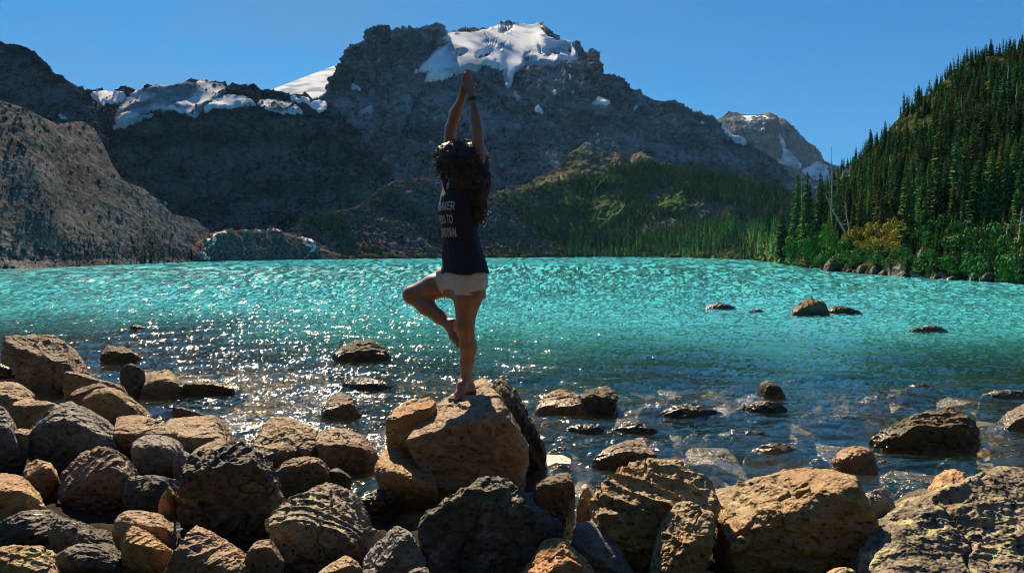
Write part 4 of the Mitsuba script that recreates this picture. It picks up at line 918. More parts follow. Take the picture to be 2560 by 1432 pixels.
def join(parts):
    vs, fs, at = [], [], 0
    for v, f in parts:
        vs.append(v)
        fs.append(np.asarray(f) + at)
        at += len(v)
    return np.vstack(vs), np.vstack(fs)


def conifer(seed, whorls=26, per=6, R=0.13, bare=0.06, ragged=0.3, sprays=True):
    """Crown and trunk of a spire-shaped fir, one metre tall; branches are drooping blades with side sprays."""
    rng = np.random.default_rng(seed)
    V, Fc, at = [], [], 0

    def tri(p):
        nonlocal at
        V.extend(p)
        Fc.append([at, at + 1, at + 2])
        at += 3
    zs = bare + (0.985 - bare) * (np.arange(whorls) / (whorls - 1)) ** 0.92
    for i, z in enumerate(zs):
        u = (z - bare) / (0.985 - bare)
        L0 = R * (1 - u) ** 0.72 * (0.55 + 0.45 * min(1, u * 5 + 0.4)) + 0.012
        ph = rng.uniform(0, 6.28)
        for k in range(per):
            if rng.random() < ragged * 0.45:
                continue
            a = ph + 6.283 * k / per + rng.normal(0, 0.25)
            L = L0 * rng.uniform(1 - ragged, 1.15)
            zz = z + rng.normal(0, 0.008)
            d = np.array([math.cos(a), math.sin(a), 0])
            s = np.array([-d[1], d[0], 0])
            up = np.array([0, 0, 1.0])
            dr_ = -0.35 - 0.35 * (1 - u) + rng.normal(0, 0.12)
            b0 = up * zz
            mid = b0 + d * L * 0.55 + up * L * dr_ * 0.35
            tip = b0 + d * L + up * L * dr_ * 0.75
            w = L * rng.uniform(0.26, 0.4)
            hang = up * (-0.10 * L - 0.006)
            tri([b0, mid + s * w + hang, tip])
            tri([b0, tip, mid - s * w + hang])
            if sprays:
                for sg in (1, -1):
                    q = b0 + d * L * 0.4 + up * L * dr_ * 0.2
                    e = q + (d * 0.45 + s * sg * 0.75) * L * rng.uniform(0.45, 0.7) + up * L * (dr_ * 0.5 - 0.1)
                    tri([q, e, q + d * L * 0.28 + hang * 1.6])
                tri([b0 + d * L * 0.25, tip + hang * 0.5, mid + hang * 3.2])
    tri([[0.006, 0, 0.95], [-0.006, 0.004, 0.95], [0, 0, 1.0]])
    tri([[0, 0.006, 0.95], [0.002, -0.006, 0.95], [0, 0, 1.0]])
    trunk = taper_tube([[0, 0, -0.03], [0, 0, 0.3], [0, 0, 0.97]], [0.014, 0.010, 0.002], 6)
    return (np.array(V), np.array(Fc)), trunk


def turned(x, y, z, h, rot=0.0, lean=(0, 0), wide=1.0):
    return T().translate([float(x), float(y), float(z)]).rotate([0, 1, 0], float(lean[0])).rotate([1, 0, 0], float(lean[1])).rotate([0, 0, 1], float(rot)).scale([float(h * wide), float(h * wide), float(h)])


CON = []
for i, (wh, pe, R_, ba, ra) in enumerate([(28, 7, 0.115, 0.04, 0.30), (30, 7, 0.095, 0.05, 0.35), (26, 7, 0.14, 0.03, 0.28), (30, 6, 0.085, 0.10, 0.45), (24, 6, 0.12, 0.16, 0.5), (32, 7, 0.105, 0.02, 0.3)]):
    cr, tr = conifer(50 + i, wh, pe, R_, ba, ra)
    CON.append((cr, mikit.ply(tr, 'bark', smooth=True)))
CROWN = {(i, m): mikit.ply(c[0], m) for i, c in enumerate(CON) for m in ('needles_dark', 'needles_green', 'needles_olive')}


def on_hill(m, px, py):
    """The point of a hill seen nearest to px, py."""
    X, Y = seen_at(m['g'])
    vis = m['t'] < m['t'][-1] - 1.9
    e = (X - px) ** 2 + (Y - py) ** 2 + np.where(vis, 0, 1e9)[:, None]
    i = np.unravel_index(np.argmin(e), e.shape)
    return m['g'][i]


KIND_WORD = {'needles_dark': 'dark', 'needles_green': 'fresh green', 'needles_olive': 'yellowish olive'}
rng_t = np.random.default_rng(77)
TREES = []          # (screen height, point, height, variant, needles, rotation, label or None)


def plant(px, py_top, py_base, var, mat, label=None, m=None):
    p = on_hill(m or right_hill, px, py_base)
    h = (py_base - py_top) / FOC * p[1]
    TREES.append((py_base - py_top, p, h, var, mat, rng_t.uniform(0, 360), label))


for a in ((1990, 424, 618, 0, 'needles_green', 'tall fir second from the left end of the near forest, top against the far peak'), (2021, 424, 618, 5, 'needles_green', 'full green fir right of the tall fir at the left end of the near forest'),
          (2048, 428, 610, 1, 'needles_dark', 'slim dark fir left of the tall split snag'), (2178, 320, 420, 1, 'needles_dark', 'lone slim fir standing clear against the sky on the slope'),
          (1955, 506, 642, 0, 'needles_dark', 'dark fir at the left end of the near forest'), (1898, 535, 645, 1, 'needles_olive', 'slender olive fir by the water at the left end of the forest'),
          (1922, 500, 645, 1, 'needles_dark', 'narrow dark fir left of the green bushes'), (2267, 393, 640, 3, 'needles_olive', 'tall fir with a bare lower trunk beside the golden bushes'),
          (2397, 330, 560, 0, 'needles_green', 'tall full fir in the middle of the forested slope'), (2354, 259, 470, 4, 'needles_olive', 'very tall ragged olive fir in the middle of the slope'),
          (2477, 366, 560, 2, 'needles_green', 'broad green fir near the right edge of the slope'), (2522, 330, 520, 5, 'needles_green', 'tall green fir near the right edge'),
          (2312, 495, 595, 2, 'needles_green', 'young broad fir above the golden bushes'), (2440, 250, 380, 4, 'needles_olive', 'olive fir high on the right slope'), (2205, 470, 600, 0, 'needles_dark', 'dark fir directly above the golden bushes'),
          (2150, 470, 600, 1, 'needles_olive', 'olive fir left of the golden bushes'), (2100, 480, 600, 0, 'needles_dark', 'dark fir behind the leaning dead trunk'),
          (2545, 420, 600, 2, 'needles_green', 'bushy green fir cut by the right edge'), (2340, 560, 640, 2, 'needles_green', 'small bushy fir by the pale shore rock')):
    plant(*a)
_px = np.concatenate([rng_t.uniform(1870, 2600, 5200)])
_X, _Y = seen_at(right_hill['g'])
_ok = (right_hill['t'] < right_hill['t'][-1] - 2.0)[:, None] & (_X > 1862) & (_X < 2660) & (_Y < 690)
_idx = np.argwhere(_ok)
_dist = right_hill['g'][..., 1]
# sample evenly over the picture area that the hill covers
taken = [(t[1][0], t[1][1]) for t in TREES]
cells = {}
RX, RY = [1840, 1950, 2030, 2085, 2125, 2150, 2208, 2240, 2273, 2342, 2379, 2434, 2489, 2560, 2820], [601, 572, 515, 455, 421, 402, 345, 310, 278, 242, 198, 162, 148, 126, 60]
order = rng_t.permutation(len(_idx))
BARE = [[(2205, 300), (2290, 290), (2340, 330), (2310, 372), (2215, 350)], [(2470, 150), (2510, 150), (2500, 178), (2470, 178)], [(2060, 480), (2085, 452), (2128, 418), (2136, 440), (2100, 490)]]
for o in order:
    i, j = _idx[o]
    p = right_hill['g'][i, j]
    x, y = _X[i, j], _Y[i, j]
    if inside_poly(np.array([x]), np.array([y]), [(2095, 585), (2290, 560), (2290, 660), (2240, 690), (2095, 690)])[0] or any(inside_poly(np.array([x]), np.array([y]), b)[0] for b in BARE):
        continue
    h = rng_t.uniform(0.65, 1.2) * float(np.interp(y - np.interp(x, RX, RY), [0, 90, 260, 420], [40, 74, 140, 175])) / FOC * p[1]
    if y > 590:
        h *= 0.42
    if x < 1975:
        h *= 1.05
    sx, sp = h * 0.17 * FOC / p[1], 0
    c = (int(x // 20), int(y // 20))
    near = [q for a in (-2, -1, 0, 1, 2) for b in (-2, -1, 0, 1, 2) for q in cells.get((c[0] + a, c[1] + b), [])]
    if any(abs(q[0] - x) < max(sx * 0.52, 5) and abs(q[1] - y) < max(h * FOC / p[1] * 0.13, 7) for q in near):
        continue
    cells.setdefault(c, []).append((x, y))
    mat = rng_t.choice(['needles_dark', 'needles_green', 'needles_olive'], p=[0.45, 0.33, 0.22] if p[1] < 110 else [0.68, 0.14, 0.18])
    TREES.append((h * FOC / p[1], p, h, int(rng_t.integers(0, 6)), str(mat), rng_t.uniform(0, 360), None))
    if len(TREES) > 1150:
        break
TREES.sort(key=lambda t: (t[6] is None, -t[0]))
for k, (sh, p, h, var, mat, rot, label) in enumerate(TREES):
    tw = turned(p[0], p[1], p[2] - 0.02 * h, h, rot, (rng_t.normal(0, 1.2), rng_t.normal(0, 1.2)), 1.0 + 0.5 * rng_t.random())
    if k < 300:
        key = key_for('conifer')
        scene[key + '__crown'] = {**CROWN[(var, mat)], 'to_world': tw}
        scene[key + '__trunk'] = {**CON[var][1], 'to_world': tw}
        if not label:
            X_, Y_ = seen_at(p)
            up_ = Y_ - np.interp(X_, RX, RY)
            wd_ = ('on the skyline ridge', 'just below the ridge', 'high on the slope', 'halfway down the slope', 'low on the slope', 'near the water')[int(np.searchsorted([22, 70, 140, 230, 320], up_))]
            ac_ = ('at the left end of the forest', 'left of the lone slim fir', 'above the golden bushes', 'above the pale shore rock', 'right of the very tall olive fir', 'toward the right edge', 'at the right edge')[int(np.searchsorted([1990, 2120, 2270, 2350, 2430, 2510], X_))]
            label = f'{KIND_WORD[mat]} conifer {wd_} {ac_}'
            grp = label
        else:
            grp = None
        tag(key, label, 'conifer', grp)
    else:
        scene[f'hillside_forest__{k:04d}'] = {**CROWN[(var, mat)], 'to_world': tw}
tag('hillside_forest', 'further small conifers crowding the right hillside', 'forest', kind='stuff')


# dead trunks
def snag(px0, py0, px1, py1, label, r=0.10, stubs=14, seed=0, m=None, d=None):
    rng = np.random.default_rng(300 + seed)
    b = on_hill(m or right_hill, px0, py0) if d is None else P(px0, py0, d)
    t = P(px1, py1, b[1] + 0.5)
    n = 7
    w = np.linspace(0, 1, n)[:, None]
    pts = b * (1 - w) + t * w + rng.normal(0, 0.03, (n, 3)) * np.sin(np.pi * w)
    pts[0, 2] -= 0.3
    parts = [taper_tube(pts, r * (1 - 0.85 * w[:, 0]), 6)]
    key = key_for('dead_tree')
    scene[key + '__trunk'] = mikit.ply(parts[0], 'bark_dead', smooth=True)
    br = []
    for _ in range(stubs):
        u = rng.uniform(0.25, 0.97)
        q = b * (1 - u) + t * u
        a = rng.uniform(0, 6.28)
        L = rng.uniform(0.15, 0.6) * (1.2 - u)
        e = q + np.array([math.cos(a), math.sin(a), rng.uniform(-0.5, 0.6)]) * L
        br.append(taper_tube([q, (q + e) / 2 + [0, 0, -0.02], e], [r * 0.25, r * 0.18, r * 0.05], 4))
    scene[key + '__branches'] = mikit.ply(join(br), 'bark_dead')
    tag(key + '__branches', kind='stuff')
    tag(key, label, 'dead tree')


snag(2130, 617, 2062, 482, 'long dead trunk leaning left over the green bushes', 0.13, 30, 1)
snag(2126, 612, 2112, 500, 'upright dead trunk beside the leaning one', 0.10, 16, 2)
snag(2081, 600, 2079, 366, 'tall thin dead tree with a split top against the sky', 0.11, 46, 3)
snag(2004, 610, 2003, 418, 'thin dead pole between the two tall firs', 0.06, 20, 4)
snag(2512, 300, 2522, 165, 'pale dead trunk high on the right slope', 0.12, 8, 5)
snag(2541, 320, 2543, 205, 'straight pale dead trunk near the right edge', 0.10, 6, 6)
snag(2402, 345, 2404, 236, 'thin dead trunk high in the middle of the slope', 0.08, 8, 7)
snag(2359, 455, 2362, 335, 'dead trunk below the very tall olive fir', 0.09, 10, 8)
snag(2461, 565, 2465, 424, 'brown dead trunk in the middle of the right slope', 0.10, 10, 9)
snag(2508, 660, 2522, 560, 'short bleached snag by the water at right', 0.12, 22, 10)
snag(2540, 656, 2556, 520, 'leaning bleached snag cut close to the right edge', 0.11, 26, 11)
snag(2160, 430, 2160, 352, 'small dead spike left of the lone slim fir', 0.05, 14, 12)


# shrubs
def leaf_cloud(seed, n=700, size=0.10, flat=0.7):
    rng = np.random.default_rng(seed)
    lobes = rng.normal(0, 0.42, (9, 3)) * [1, 1, 0.6] + [0, 0, 0.5]
    c = lobes[rng.integers(0, 9, n)]
    d = rng.normal(size=(n, 3))
    d /= np.linalg.norm(d, axis=1, keepdims=True)
    p = c + d * (0.42 * rng.uniform(0.5, 1.0, (n, 1)) ** 0.5) * [1, 1, flat]
    p[:, 2] = np.abs(p[:, 2])
    u = rng.normal(size=(n, 3))
    u /= np.linalg.norm(u, axis=1, keepdims=True)
    w = np.cross(u, d)
    w /= np.linalg.norm(w, axis=1, keepdims=True) + 1e-9
    s = size * rng.uniform(0.6, 1.4, (n, 1))
    v = np.stack([p - u * s, p + w * s * 0.55, p + u * s, p - w * s * 0.55], 1).reshape(-1, 3)
    f = np.arange(4 * n).reshape(n, 4)
    return v, np.vstack([f[:, [0, 1, 2]], f[:, [0, 2, 3]]])


def bush_stems(seed):
    rng = np.random.default_rng(seed)
    return join([taper_tube([[0, 0, -0.3], [a * 0.4, b * 0.4, 0.3], [a, b, 0.7]], [0.03, 0.02, 0.008], 4) for a, b in rng.uniform(-0.5, 0.5, (6, 2))])


BUSH = {m: [mikit.ply(leaf_cloud(900 + i, 900, 0.075), m) for i in range(3)] for m in ('leaves_green', 'leaves_gold', 'leaves_red', 'needles_green', 'needles_olive')}
STEM = [mikit.ply(bush_stems(950 + i), 'bark') for i in range(2)]


SHRUBS = {}


def shrub(px, py, wpx, hpx, mat, label, group=None, m=None, d=None):
    p = on_hill(m or right_hill, px, py) if d is None else P(px, py, d)
    k = key_for('shrub')
    sx, sz = wpx / FOC * p[1] / 2.0, hpx / FOC * p[1] / 1.15
    tw = T().translate([float(v) for v in p]).rotate([0, 0, 1], float(rng_t.uniform(0, 360))).scale([float(sx), float(sx), float(sz)])
    scene[k + '__foliage'] = {**BUSH[mat][int(rng_t.integers(0, 3))], 'to_world': tw}
    scene[k + '__stems'] = {**STEM[int(rng_t.integers(0, 2))], 'to_world': tw}
    tag(k, label, 'shrub', group)
    if group:
        SHRUBS.setdefault(label, []).append((px, py, k))


_g1, _g2, _g3 = 'bright green bushes on the point', 'golden bushes of the clearing', 'dark green bushes along the right shore'
for px, py, w, h in [(1965, 655, 50, 40), (1990, 655, 60, 60), (2020, 655, 70, 75), (2050, 655, 70, 80), (2085, 650, 80, 85), (2115, 655, 70, 70), (2000, 630, 60, 55), (2040, 622, 60, 55), (2075, 615, 70, 60), (2140, 668, 60, 50), (2095, 672, 60, 40), (2060, 668, 50, 34)]:
    shrub(px, py, w, h, 'leaves_green', 'bright green leafy bush on the point left of the golden bushes', _g1)
for px, py, w, h in [(2125, 612, 50, 40), (2150, 606, 60, 45), (2180, 600, 60, 50), (2210, 596, 70, 55), (2240, 592, 60, 50), (2260, 606, 60, 45), (2225, 625, 60, 40), (2190, 628, 60, 40), (2255, 636, 50, 40), (2160, 630, 50, 36), (2275, 620, 40, 40)]:
    shrub(px, py, w, h, 'leaves_gold', 'golden yellow bush in the clearing above the right shore', _g2)
for px, py, w, h in [(2150, 655, 60, 40), (2185, 660, 60, 40), (2230, 668, 70, 45), (2275, 664, 60, 50), (2300, 680, 60, 40), (2345, 676, 70, 60), (2385, 684, 80, 60), (2430, 690, 80, 70), (2470, 696, 80, 70), (2520, 700, 90, 80), (2560, 704, 90, 90), (2330, 610, 90, 60), (2370, 625, 90, 65), (2420, 640, 100, 70),
                     (2470, 630, 100, 80), (2530, 620, 100, 80), (2290, 600, 70, 45), (2565, 650, 100, 90), (2490, 668, 90, 60), (2440, 600, 90, 60), (2370, 590, 80, 50)]:
    shrub(px, py, w, h, 'needles_green' if (px * 7) % 3 else 'leaves_green', 'green bush crowding the right shore below the firs', _g3)
shrub(1948, 652, 40, 26, 'leaves_gold', 'small yellow bush at the left foot of the green bushes')
shrub(2312, 674, 40, 26, 'leaves_red', 'small rusty red bush below the pale shore rock')
shrub(2176, 490, 22, 26, 'leaves_red', 'bright red shrub high on the slope under the lone fir')
for px, py, w, h in [(1500, 642, 60, 10), (1400, 643, 70, 9), (1600, 642, 80, 12), (1690, 643, 80, 14), (1770, 645, 80, 16), (1840, 647, 70, 18), (1300, 644, 70, 9), (1240, 644, 60, 9)]:
    shrub(px, py, w, h, 'needles_olive', 'low olive bush on the far shore right of the woman', 'low bushes of the far shore', m=green_hill)
for px, py, w, h in [(860, 646, 60, 12), (920, 645, 60, 13), (980, 645, 60, 12), (1040, 645, 60, 13), (1095, 645, 40, 12)]:
    shrub(px, py, w, h, 'needles_olive', 'low green bush on the far shore left of the woman', 'low bushes left of the woman', m=scree_fan)


for lab_, rows_ in SHRUBS.items():          # each bush of a clump by its place from the left
    for i_, (_, _, k_) in enumerate(sorted(rows_)):
        labels[k_]['label'] = f'{_ord[i_]} from the left, {lab_}'


# small trees on the far hills: too many to pick apart
def tiny_conifer(seed):
    rng = np.random.default_rng(seed)
    v, f = [], []
    for k in range(9):
        z = 0.06 + 0.1 * k
        r = 0.15 * (1 - k / 9.5)
        a0 = rng.uniform(0, 6)
        for j in range(5):
            a = a0 + j * 1.2566
            n = len(v)
            v += [[0, 0, z + 0.12], [r * math.cos(a - 0.45), r * math.sin(a - 0.45), z - 0.03], [r * 1.15 * math.cos(a + 0.3), r * 1.15 * math.sin(a + 0.3), z - 0.06]]
            f.append([n, n + 1, n + 2])
    n = len(v)
    v += [[0.012, 0, 0.8], [-0.012, 0, 0.8], [0, 0, 1.0]]
    f.append([n, n + 1, n + 2])
    return np.array(v), np.array(f)


TINY = [tiny_conifer(i) for i in range(4)]


def far_wood(key, m, n, hmin, hmax, mat, label, where, seed, clump=0.5, fr=0.03):
    rng = np.random.default_rng(seed)
    g = m['g']
    X, Y = seen_at(g)
    w = where(X, Y) & (m['t'] < m['t'][-1] - 1.98)[:, None]
    den = meshkit.fbm(g * fr, 4, seed) - 0.5
    idx = np.argwhere(w & (den > -0.06 + 0.12 * clump))
    idx = idx[rng.permutation(len(idx))[:n]]
    parts = []
    for i, j in idx:
        h = rng.uniform(hmin, hmax)
        v, f = TINY[int(rng.integers(0, 4))]
        a = rng.uniform(0, 6.28)
        c, s = math.cos(a), math.sin(a)
        q = v @ np.array([[c, s, 0], [-s, c, 0], [0, 0, 1]]) * [h * 1.1, h * 1.1, h] + g[i, j] + rng.normal(0, 0.3, 3) * [1, 1, 0]
        parts.append((q, f))
    scene[key] = mikit.ply(join(parts), mat)
    tag(key, label, 'forest', kind='stuff')


far_wood('hill_trees', green_hill, 2600, 2.0, 4.2, 'needles_dark', 'small dark conifers scattered over the green hill', lambda X, Y: (X > 1215) & (X < 1900) & ((Y > 520) | (X > 1380)), 1, 0.35)
far_wood('shore_wood', green_hill, 700, 3.0, 6.0, 'needles_green', 'conifers lining the far shore right of the woman', lambda X, Y: (X > 1420) & (X < 1960) & (Y > 585), 2, -0.6)
far_wood('ridge_wood', hill_mid, 2200, 2.5, 5.5, 'needles_dark', 'dark conifers covering the wooded hill', lambda X, Y: (X > 1480) & (X < 2060), 3, -0.2)
far_wood('moraine_trees', hill_back, 500, 2.0, 4.0, 'needles_dark', 'small conifers on the moraine', lambda X, Y: (X > 1450) & (Y > 385), 4, 0.6)
far_wood('fan_trees', scree_fan, 130, 1.6, 3.4, 'needles_dark', 'small conifers on the green shoulder of the scree fan', lambda X, Y: (X > 730) & (X < 905) & (Y > 545), 5, -0.2)
for k, (px, pt, pb) in enumerate([(352, 632, 658), (362, 610, 657), (377, 618, 657), (340, 640, 659), (395, 640, 656), (410, 636, 655), (328, 644, 659), (430, 640, 655), (445, 642, 654), (300, 648, 660)]):
    p = on_hill(talus, px, pb)
    h = (pb - pt) / FOC * p[1]
    key = key_for('conifer')
    tw = turned(p[0], p[1], p[2], h, 40 * k)
    scene[key + '__crown'] = {**CROWN[(k % 6, 'needles_dark')], 'to_world': tw}
    scene[key + '__trunk'] = {**CON[k % 6][1], 'to_world': tw}
    tag(key, f'{_ord[sorted([352, 362, 377, 340, 395, 410, 328, 430, 445, 300]).index(px)]} from the left of the small firs below the talus slope', 'conifer', 'small firs of the left shore')


# rocks and driftwood along the right shore
def shore_rock(px, py, wpx, hpx, mat, label, sub=4):
    d = float(on_hill(right_hill, px, py)[1]) - 0.4
    w, h = wpx / 2, hpx
    rock(label, mat if mat != GRY else 'stone_shore', d, [(px - w, py), (px - w * 0.8, py - h * 0.6), (px - w * 0.2, py - h), (px + w * 0.4, py - h * 0.9), (px + w, py - h * 0.3), (px + w, py)], None, sub=sub, k=10, name='shore_rock', category='rock')


for a in ((1920, 652, 32, 12, GRY, 'pale flat rock on the shore at the left end of the forest'), (1897, 651, 26, 12, DRK, 'dark rock left of the pale flat shore rock'), (2037, 668, 27, 8, GRY, 'low rock on the shore below the green bushes'),
          (2062, 671, 24, 7, GRY, 'second low rock below the green bushes'), (2098, 676, 60, 44, DRK, 'large dark rock face at the water below the bushes'), (2126, 678, 22, 8, GRY, 'small grey rock right of the dark rock face'), (2140, 680, 19, 7, GRY, 'smaller grey rock at the water left of the pointed shore rock'),
          (2158, 680, 27, 22, GRY, 'pointed grey rock standing at the water'), (2192, 683, 27, 24, GRY, 'tall streaked grey rock at the water'), (2212, 684, 17, 12, GRY, 'small rock right of the tall streaked rock'), (2318, 640, 40, 27, GRY, 'large pale grey rock among the bushes above the shore'),
          (2270, 688, 28, 11, GRY, 'low grey rock half under bushes below the golden clearing'), (2345, 694, 19, 13, GRY, 'small upright pale rock at the water'), (2437, 698, 20, 21, GRY, 'upright pale rock at the water near the right edge'),
          (2480, 702, 50, 26, DRK, 'dark low rock at the water near the right edge'), (2395, 697, 60, 12, DRK, 'dark flat rock under the reddish log')):
    shore_rock(*a)


def log(px0, py0, px1, py1, r, mat, label):
    d = float(on_hill(right_hill, px0, py0)[1]) - 1.0
    a, b = P(px0, py0, d), P(px1, py1, d + 0.6)
    w = np.linspace(0, 1, 6)[:, None]
    k = key_for('driftwood_log')
    scene[k] = mikit.ply(taper_tube(a * (1 - w) + b * w + np.random.default_rng(int(px0)).normal(0, 0.03, (6, 3)), r * (1 - 0.4 * w[:, 0]), 8), mat, smooth=True)
    tag(k, label, 'log')


log(2198, 686, 2242, 655, 0.10, 'bark_dead', 'pale driftwood log leaning on the right shore')
log(2368, 690, 2412, 697, 0.14, 'bark_red', 'reddish driftwood log at the water on the right shore')
scene['bark_red'] = diffuse(lambda p, n, uv: mix((0.22, 0.09, 0.04), (0.4, 0.2, 0.1), noise(p.x * 20, p.y * 20, p.z * 8)))

# ---------------------------------------------------------------- the woman in tree pose
class Field:
    """A signed distance field on a grid: shapes are blended into it, and its zero surface becomes one smooth mesh."""

    def __init__(self, lo, hi, h):
        self.lo, self.h = np.array(lo, float), h
        self.n = np.ceil((np.array(hi) - lo) / h).astype(int) + 1
        self.d = np.full(self.n, 0.5, np.float32)

    def window(self, lo, hi):
        a = np.clip(np.floor((np.array(lo) - self.lo) / self.h).astype(int), 0, self.n - 1)
        b = np.clip(np.ceil((np.array(hi) - self.lo) / self.h).astype(int) + 1, 1, self.n)
        s = tuple(slice(x, y) for x, y in zip(a, b))
        ax = [self.lo[k] + self.h * np.arange(a[k], b[k]) for k in range(3)]
        return s, np.stack(np.meshgrid(*ax, indexing='ij'), -1)

    def add(self, fn, lo, hi, k=0.02, op='add'):
        s, p = self.window(np.array(lo) - 0.08, np.array(hi) + 0.08)
        if p.size == 0:
            return
        new, old = fn(p).astype(np.float32), self.d[s]
        if op == 'add':
            t = np.clip(0.5 + 0.5 * (old - new) / k, 0, 1)
            self.d[s] = old * (1 - t) + new * t - k * t * (1 - t)
        elif op == 'cut':
            self.d[s] = np.maximum(old, -new)

    def capsule(self, a, b, ra, rb, k=0.02):
        a, b = np.array(a, float), np.array(b, float)
        ab = b - a
        L2 = max(ab @ ab, 1e-9)

        def fn(p):
            t = np.clip(((p - a) @ ab) / L2, 0, 1)
            return np.linalg.norm(p - a - t[..., None] * ab, axis=-1) - (ra + (rb - ra) * t)
        r = max(ra, rb)
        self.add(fn, np.minimum(a, b) - r, np.maximum(a, b) + r, k)

    def chain(self, pts, rad, k=0.02):
        for i in range(len(pts) - 1):
            self.capsule(pts[i], pts[i + 1], rad[i], rad[i + 1], k)

    def ellipsoid(self, c, axes, r, k=0.02):
        c, A_, r = np.array(c, float), np.array(axes, float), np.array(r, float)

        def fn(p):
            q = (p - c) @ A_.T
            return (np.linalg.norm(q / r, axis=-1) - 1) * r.min()
        self.add(fn, c - r.max(), c + r.max(), k)

    def mesh(self, smooth=2):
        d = self.d
        ins = d < 0
        nx, ny, nz = self.n
        acc = np.zeros((nx - 1, ny - 1, nz - 1, 3), np.float32)
        cnt = np.zeros((nx - 1, ny - 1, nz - 1), np.float32)
        for ax in range(3):
            o1, o2 = [a for a in range(3) if a != ax]
            sl0, sl1 = [slice(None)] * 3, [slice(None)] * 3
            sl0[ax], sl1[ax] = slice(0, -1), slice(1, None)
            a, b = d[tuple(sl0)], d[tuple(sl1)]
            cross = (a < 0) != (b < 0)
            t = np.where(cross, a / np.where(cross, a - b, 1), 0)
            for u in (0, 1):
                for v in (0, 1):
                    s = [slice(None)] * 3
                    s[o1] = slice(u, self.n[o1] - 1 + u)
                    s[o2] = slice(v, self.n[o2] - 1 + v)
                    c, tt = cross[tuple(s)], t[tuple(s)]
                    off = np.zeros(c.shape + (3,), np.float32)
                    off[..., ax], off[..., o1], off[..., o2] = tt, u, v
                    acc += off * c[..., None]
                    cnt += c
        has = cnt > 0
        idx = -np.ones(has.shape, int)
        idx[has] = np.arange(has.sum())
        base = np.argwhere(has)
        V = self.lo + self.h * (base + acc[has] / cnt[has][:, None])
        F = []
        for ax in range(3):
            o1, o2 = [(1, 2), (2, 0), (0, 1)][ax]
            sl0, sl1 = [slice(None)] * 3, [slice(None)] * 3
            sl0[ax], sl1[ax] = slice(0, -1), slice(1, None)
            a, b = ins[tuple(sl0)], ins[tuple(sl1)]
            e = np.argwhere(a != b)
            e = e[(e[:, o1] > 0) & (e[:, o2] > 0) & (e[:, o1] < self.n[o1] - 1) & (e[:, o2] < self.n[o2] - 1)]
            if not len(e):
                continue
            def cell(d1, d2):
                q = e.copy()
                q[:, o1] += d1
                q[:, o2] += d2
                return idx[q[:, 0], q[:, 1], q[:, 2]]
            q = np.stack([cell(-1, -1), cell(0, -1), cell(0, 0), cell(-1, 0)], 1)
            flip = ~a[e[:, 0], e[:, 1], e[:, 2]]
            q[flip] = q[flip][:, ::-1]
            F.append(q)
        F = np.vstack(F)
        F = F[(F >= 0).all(1)]
        m = trimesh.Trimesh(V, np.vstack([F[:, [0, 1, 2]], F[:, [0, 2, 3]]]), process=False)
        if smooth:
            e = m.edges_unique
            from scipy.sparse import coo_matrix
            n_ = len(V)
            W = coo_matrix((np.ones(2 * len(e)), (np.r_[e[:, 0], e[:, 1]], np.r_[e[:, 1], e[:, 0]])), (n_, n_)).tocsr()
            deg = np.maximum(np.asarray(W.sum(1)).ravel(), 1)[:, None]
            v = np.array(m.vertices)
            for _ in range(smooth):
                v = v + 0.5 * (W @ v / deg - v)
                v = v - 0.3 * (W @ v / deg - v)
            m = trimesh.Trimesh(v, m.faces, process=False)
        return m

    def at(self, p):
        g = RegularGridInterpolator([self.lo[k] + self.h * np.arange(self.n[k]) for k in range(3)], self.d, bounds_error=False, fill_value=0.5)
        return g(p)


ROCK_MAIN = trimesh.Trimesh(*meshkit.WRITTEN[scene[MAIN_ROCK]['filename']][:2], process=False)


def on_rock(px, py, mesh=None):
    o = np.array([[0, 0, CAM_H]])
    d = P(px, py, 1.0) - o[0]
    loc, _, _ = (mesh or ROCK_MAIN).ray.intersects_location(o, [d], multiple_hits=False)
    return loc[0] if len(loc) else None


HIT = on_rock(1163, 984)
D = float(HIT[1]) if HIT is not None else 5.3
M = D / FOC                                  # metres per photo pixel where she stands
K = M / 0.002578


def J(px, py, dd=0.0):
    return P(px, py, D + dd * K)


FW = np.array([-math.sin(math.radians(55)), -math.cos(math.radians(55)), 0.0])     # the way she faces
SD = np.array([-FW[1], FW[0], 0.0])                                                  # her left
UP = np.array([0, 0, 1.0])


def heights(*pairs):
    return np.array(sorted((float(J(1150, py)[2]), *rest) for py, *rest in pairs))


TORSO = heights((745, 1166, .03, .155, .115), (690, 1163, .03, .160, .118), (640, 1158, .03, .147, .107), (590, 1151, .03, .130, .098), (540, 1149, .04, .143, .108), (500, 1150, .04, .155, .112), (462, 1154, .04, .135, .090), (440, 1156, .04, .085, .06))


def torso_fn(grow, table=TORSO, fold=0.0):
    z = table[:, 0]
    zc = np.array([float(J(px, 600, dd)[0]) for _, px, dd, _, _ in table])
    yc = np.array([float(D + dd * K) for _, px, dd, _, _ in table])

    def fn(p):
        h = p[..., 2]
        cx, cy = np.interp(h, z, zc), np.interp(h, z, yc)
        a, b = np.interp(h, z, table[:, 3]) * K + grow, np.interp(h, z, table[:, 4]) * K + grow
        qx, qy = p[..., 0] - cx, p[..., 1] - cy
        f, s = qx * FW[0] + qy * FW[1], qx * SD[0] + qy * SD[1]
        r = np.sqrt((s / a) ** 2 + (f / b) ** 2 + 1e-9)
        d = (r - 1) * np.minimum(a, b)
        d = np.maximum(d, np.maximum(h - z[-1], z[0] - h))
        if fold:
            ang = np.arctan2(s, f)
            q = np.stack([ang * 1.4, h * 7 + 0.8 * np.sin(ang * 2), ang * 0 + 3], -1)
            d = d - fold * 2 * (meshkit.fbm(q, 3, 5) - 0.5)
        return d
    return fn


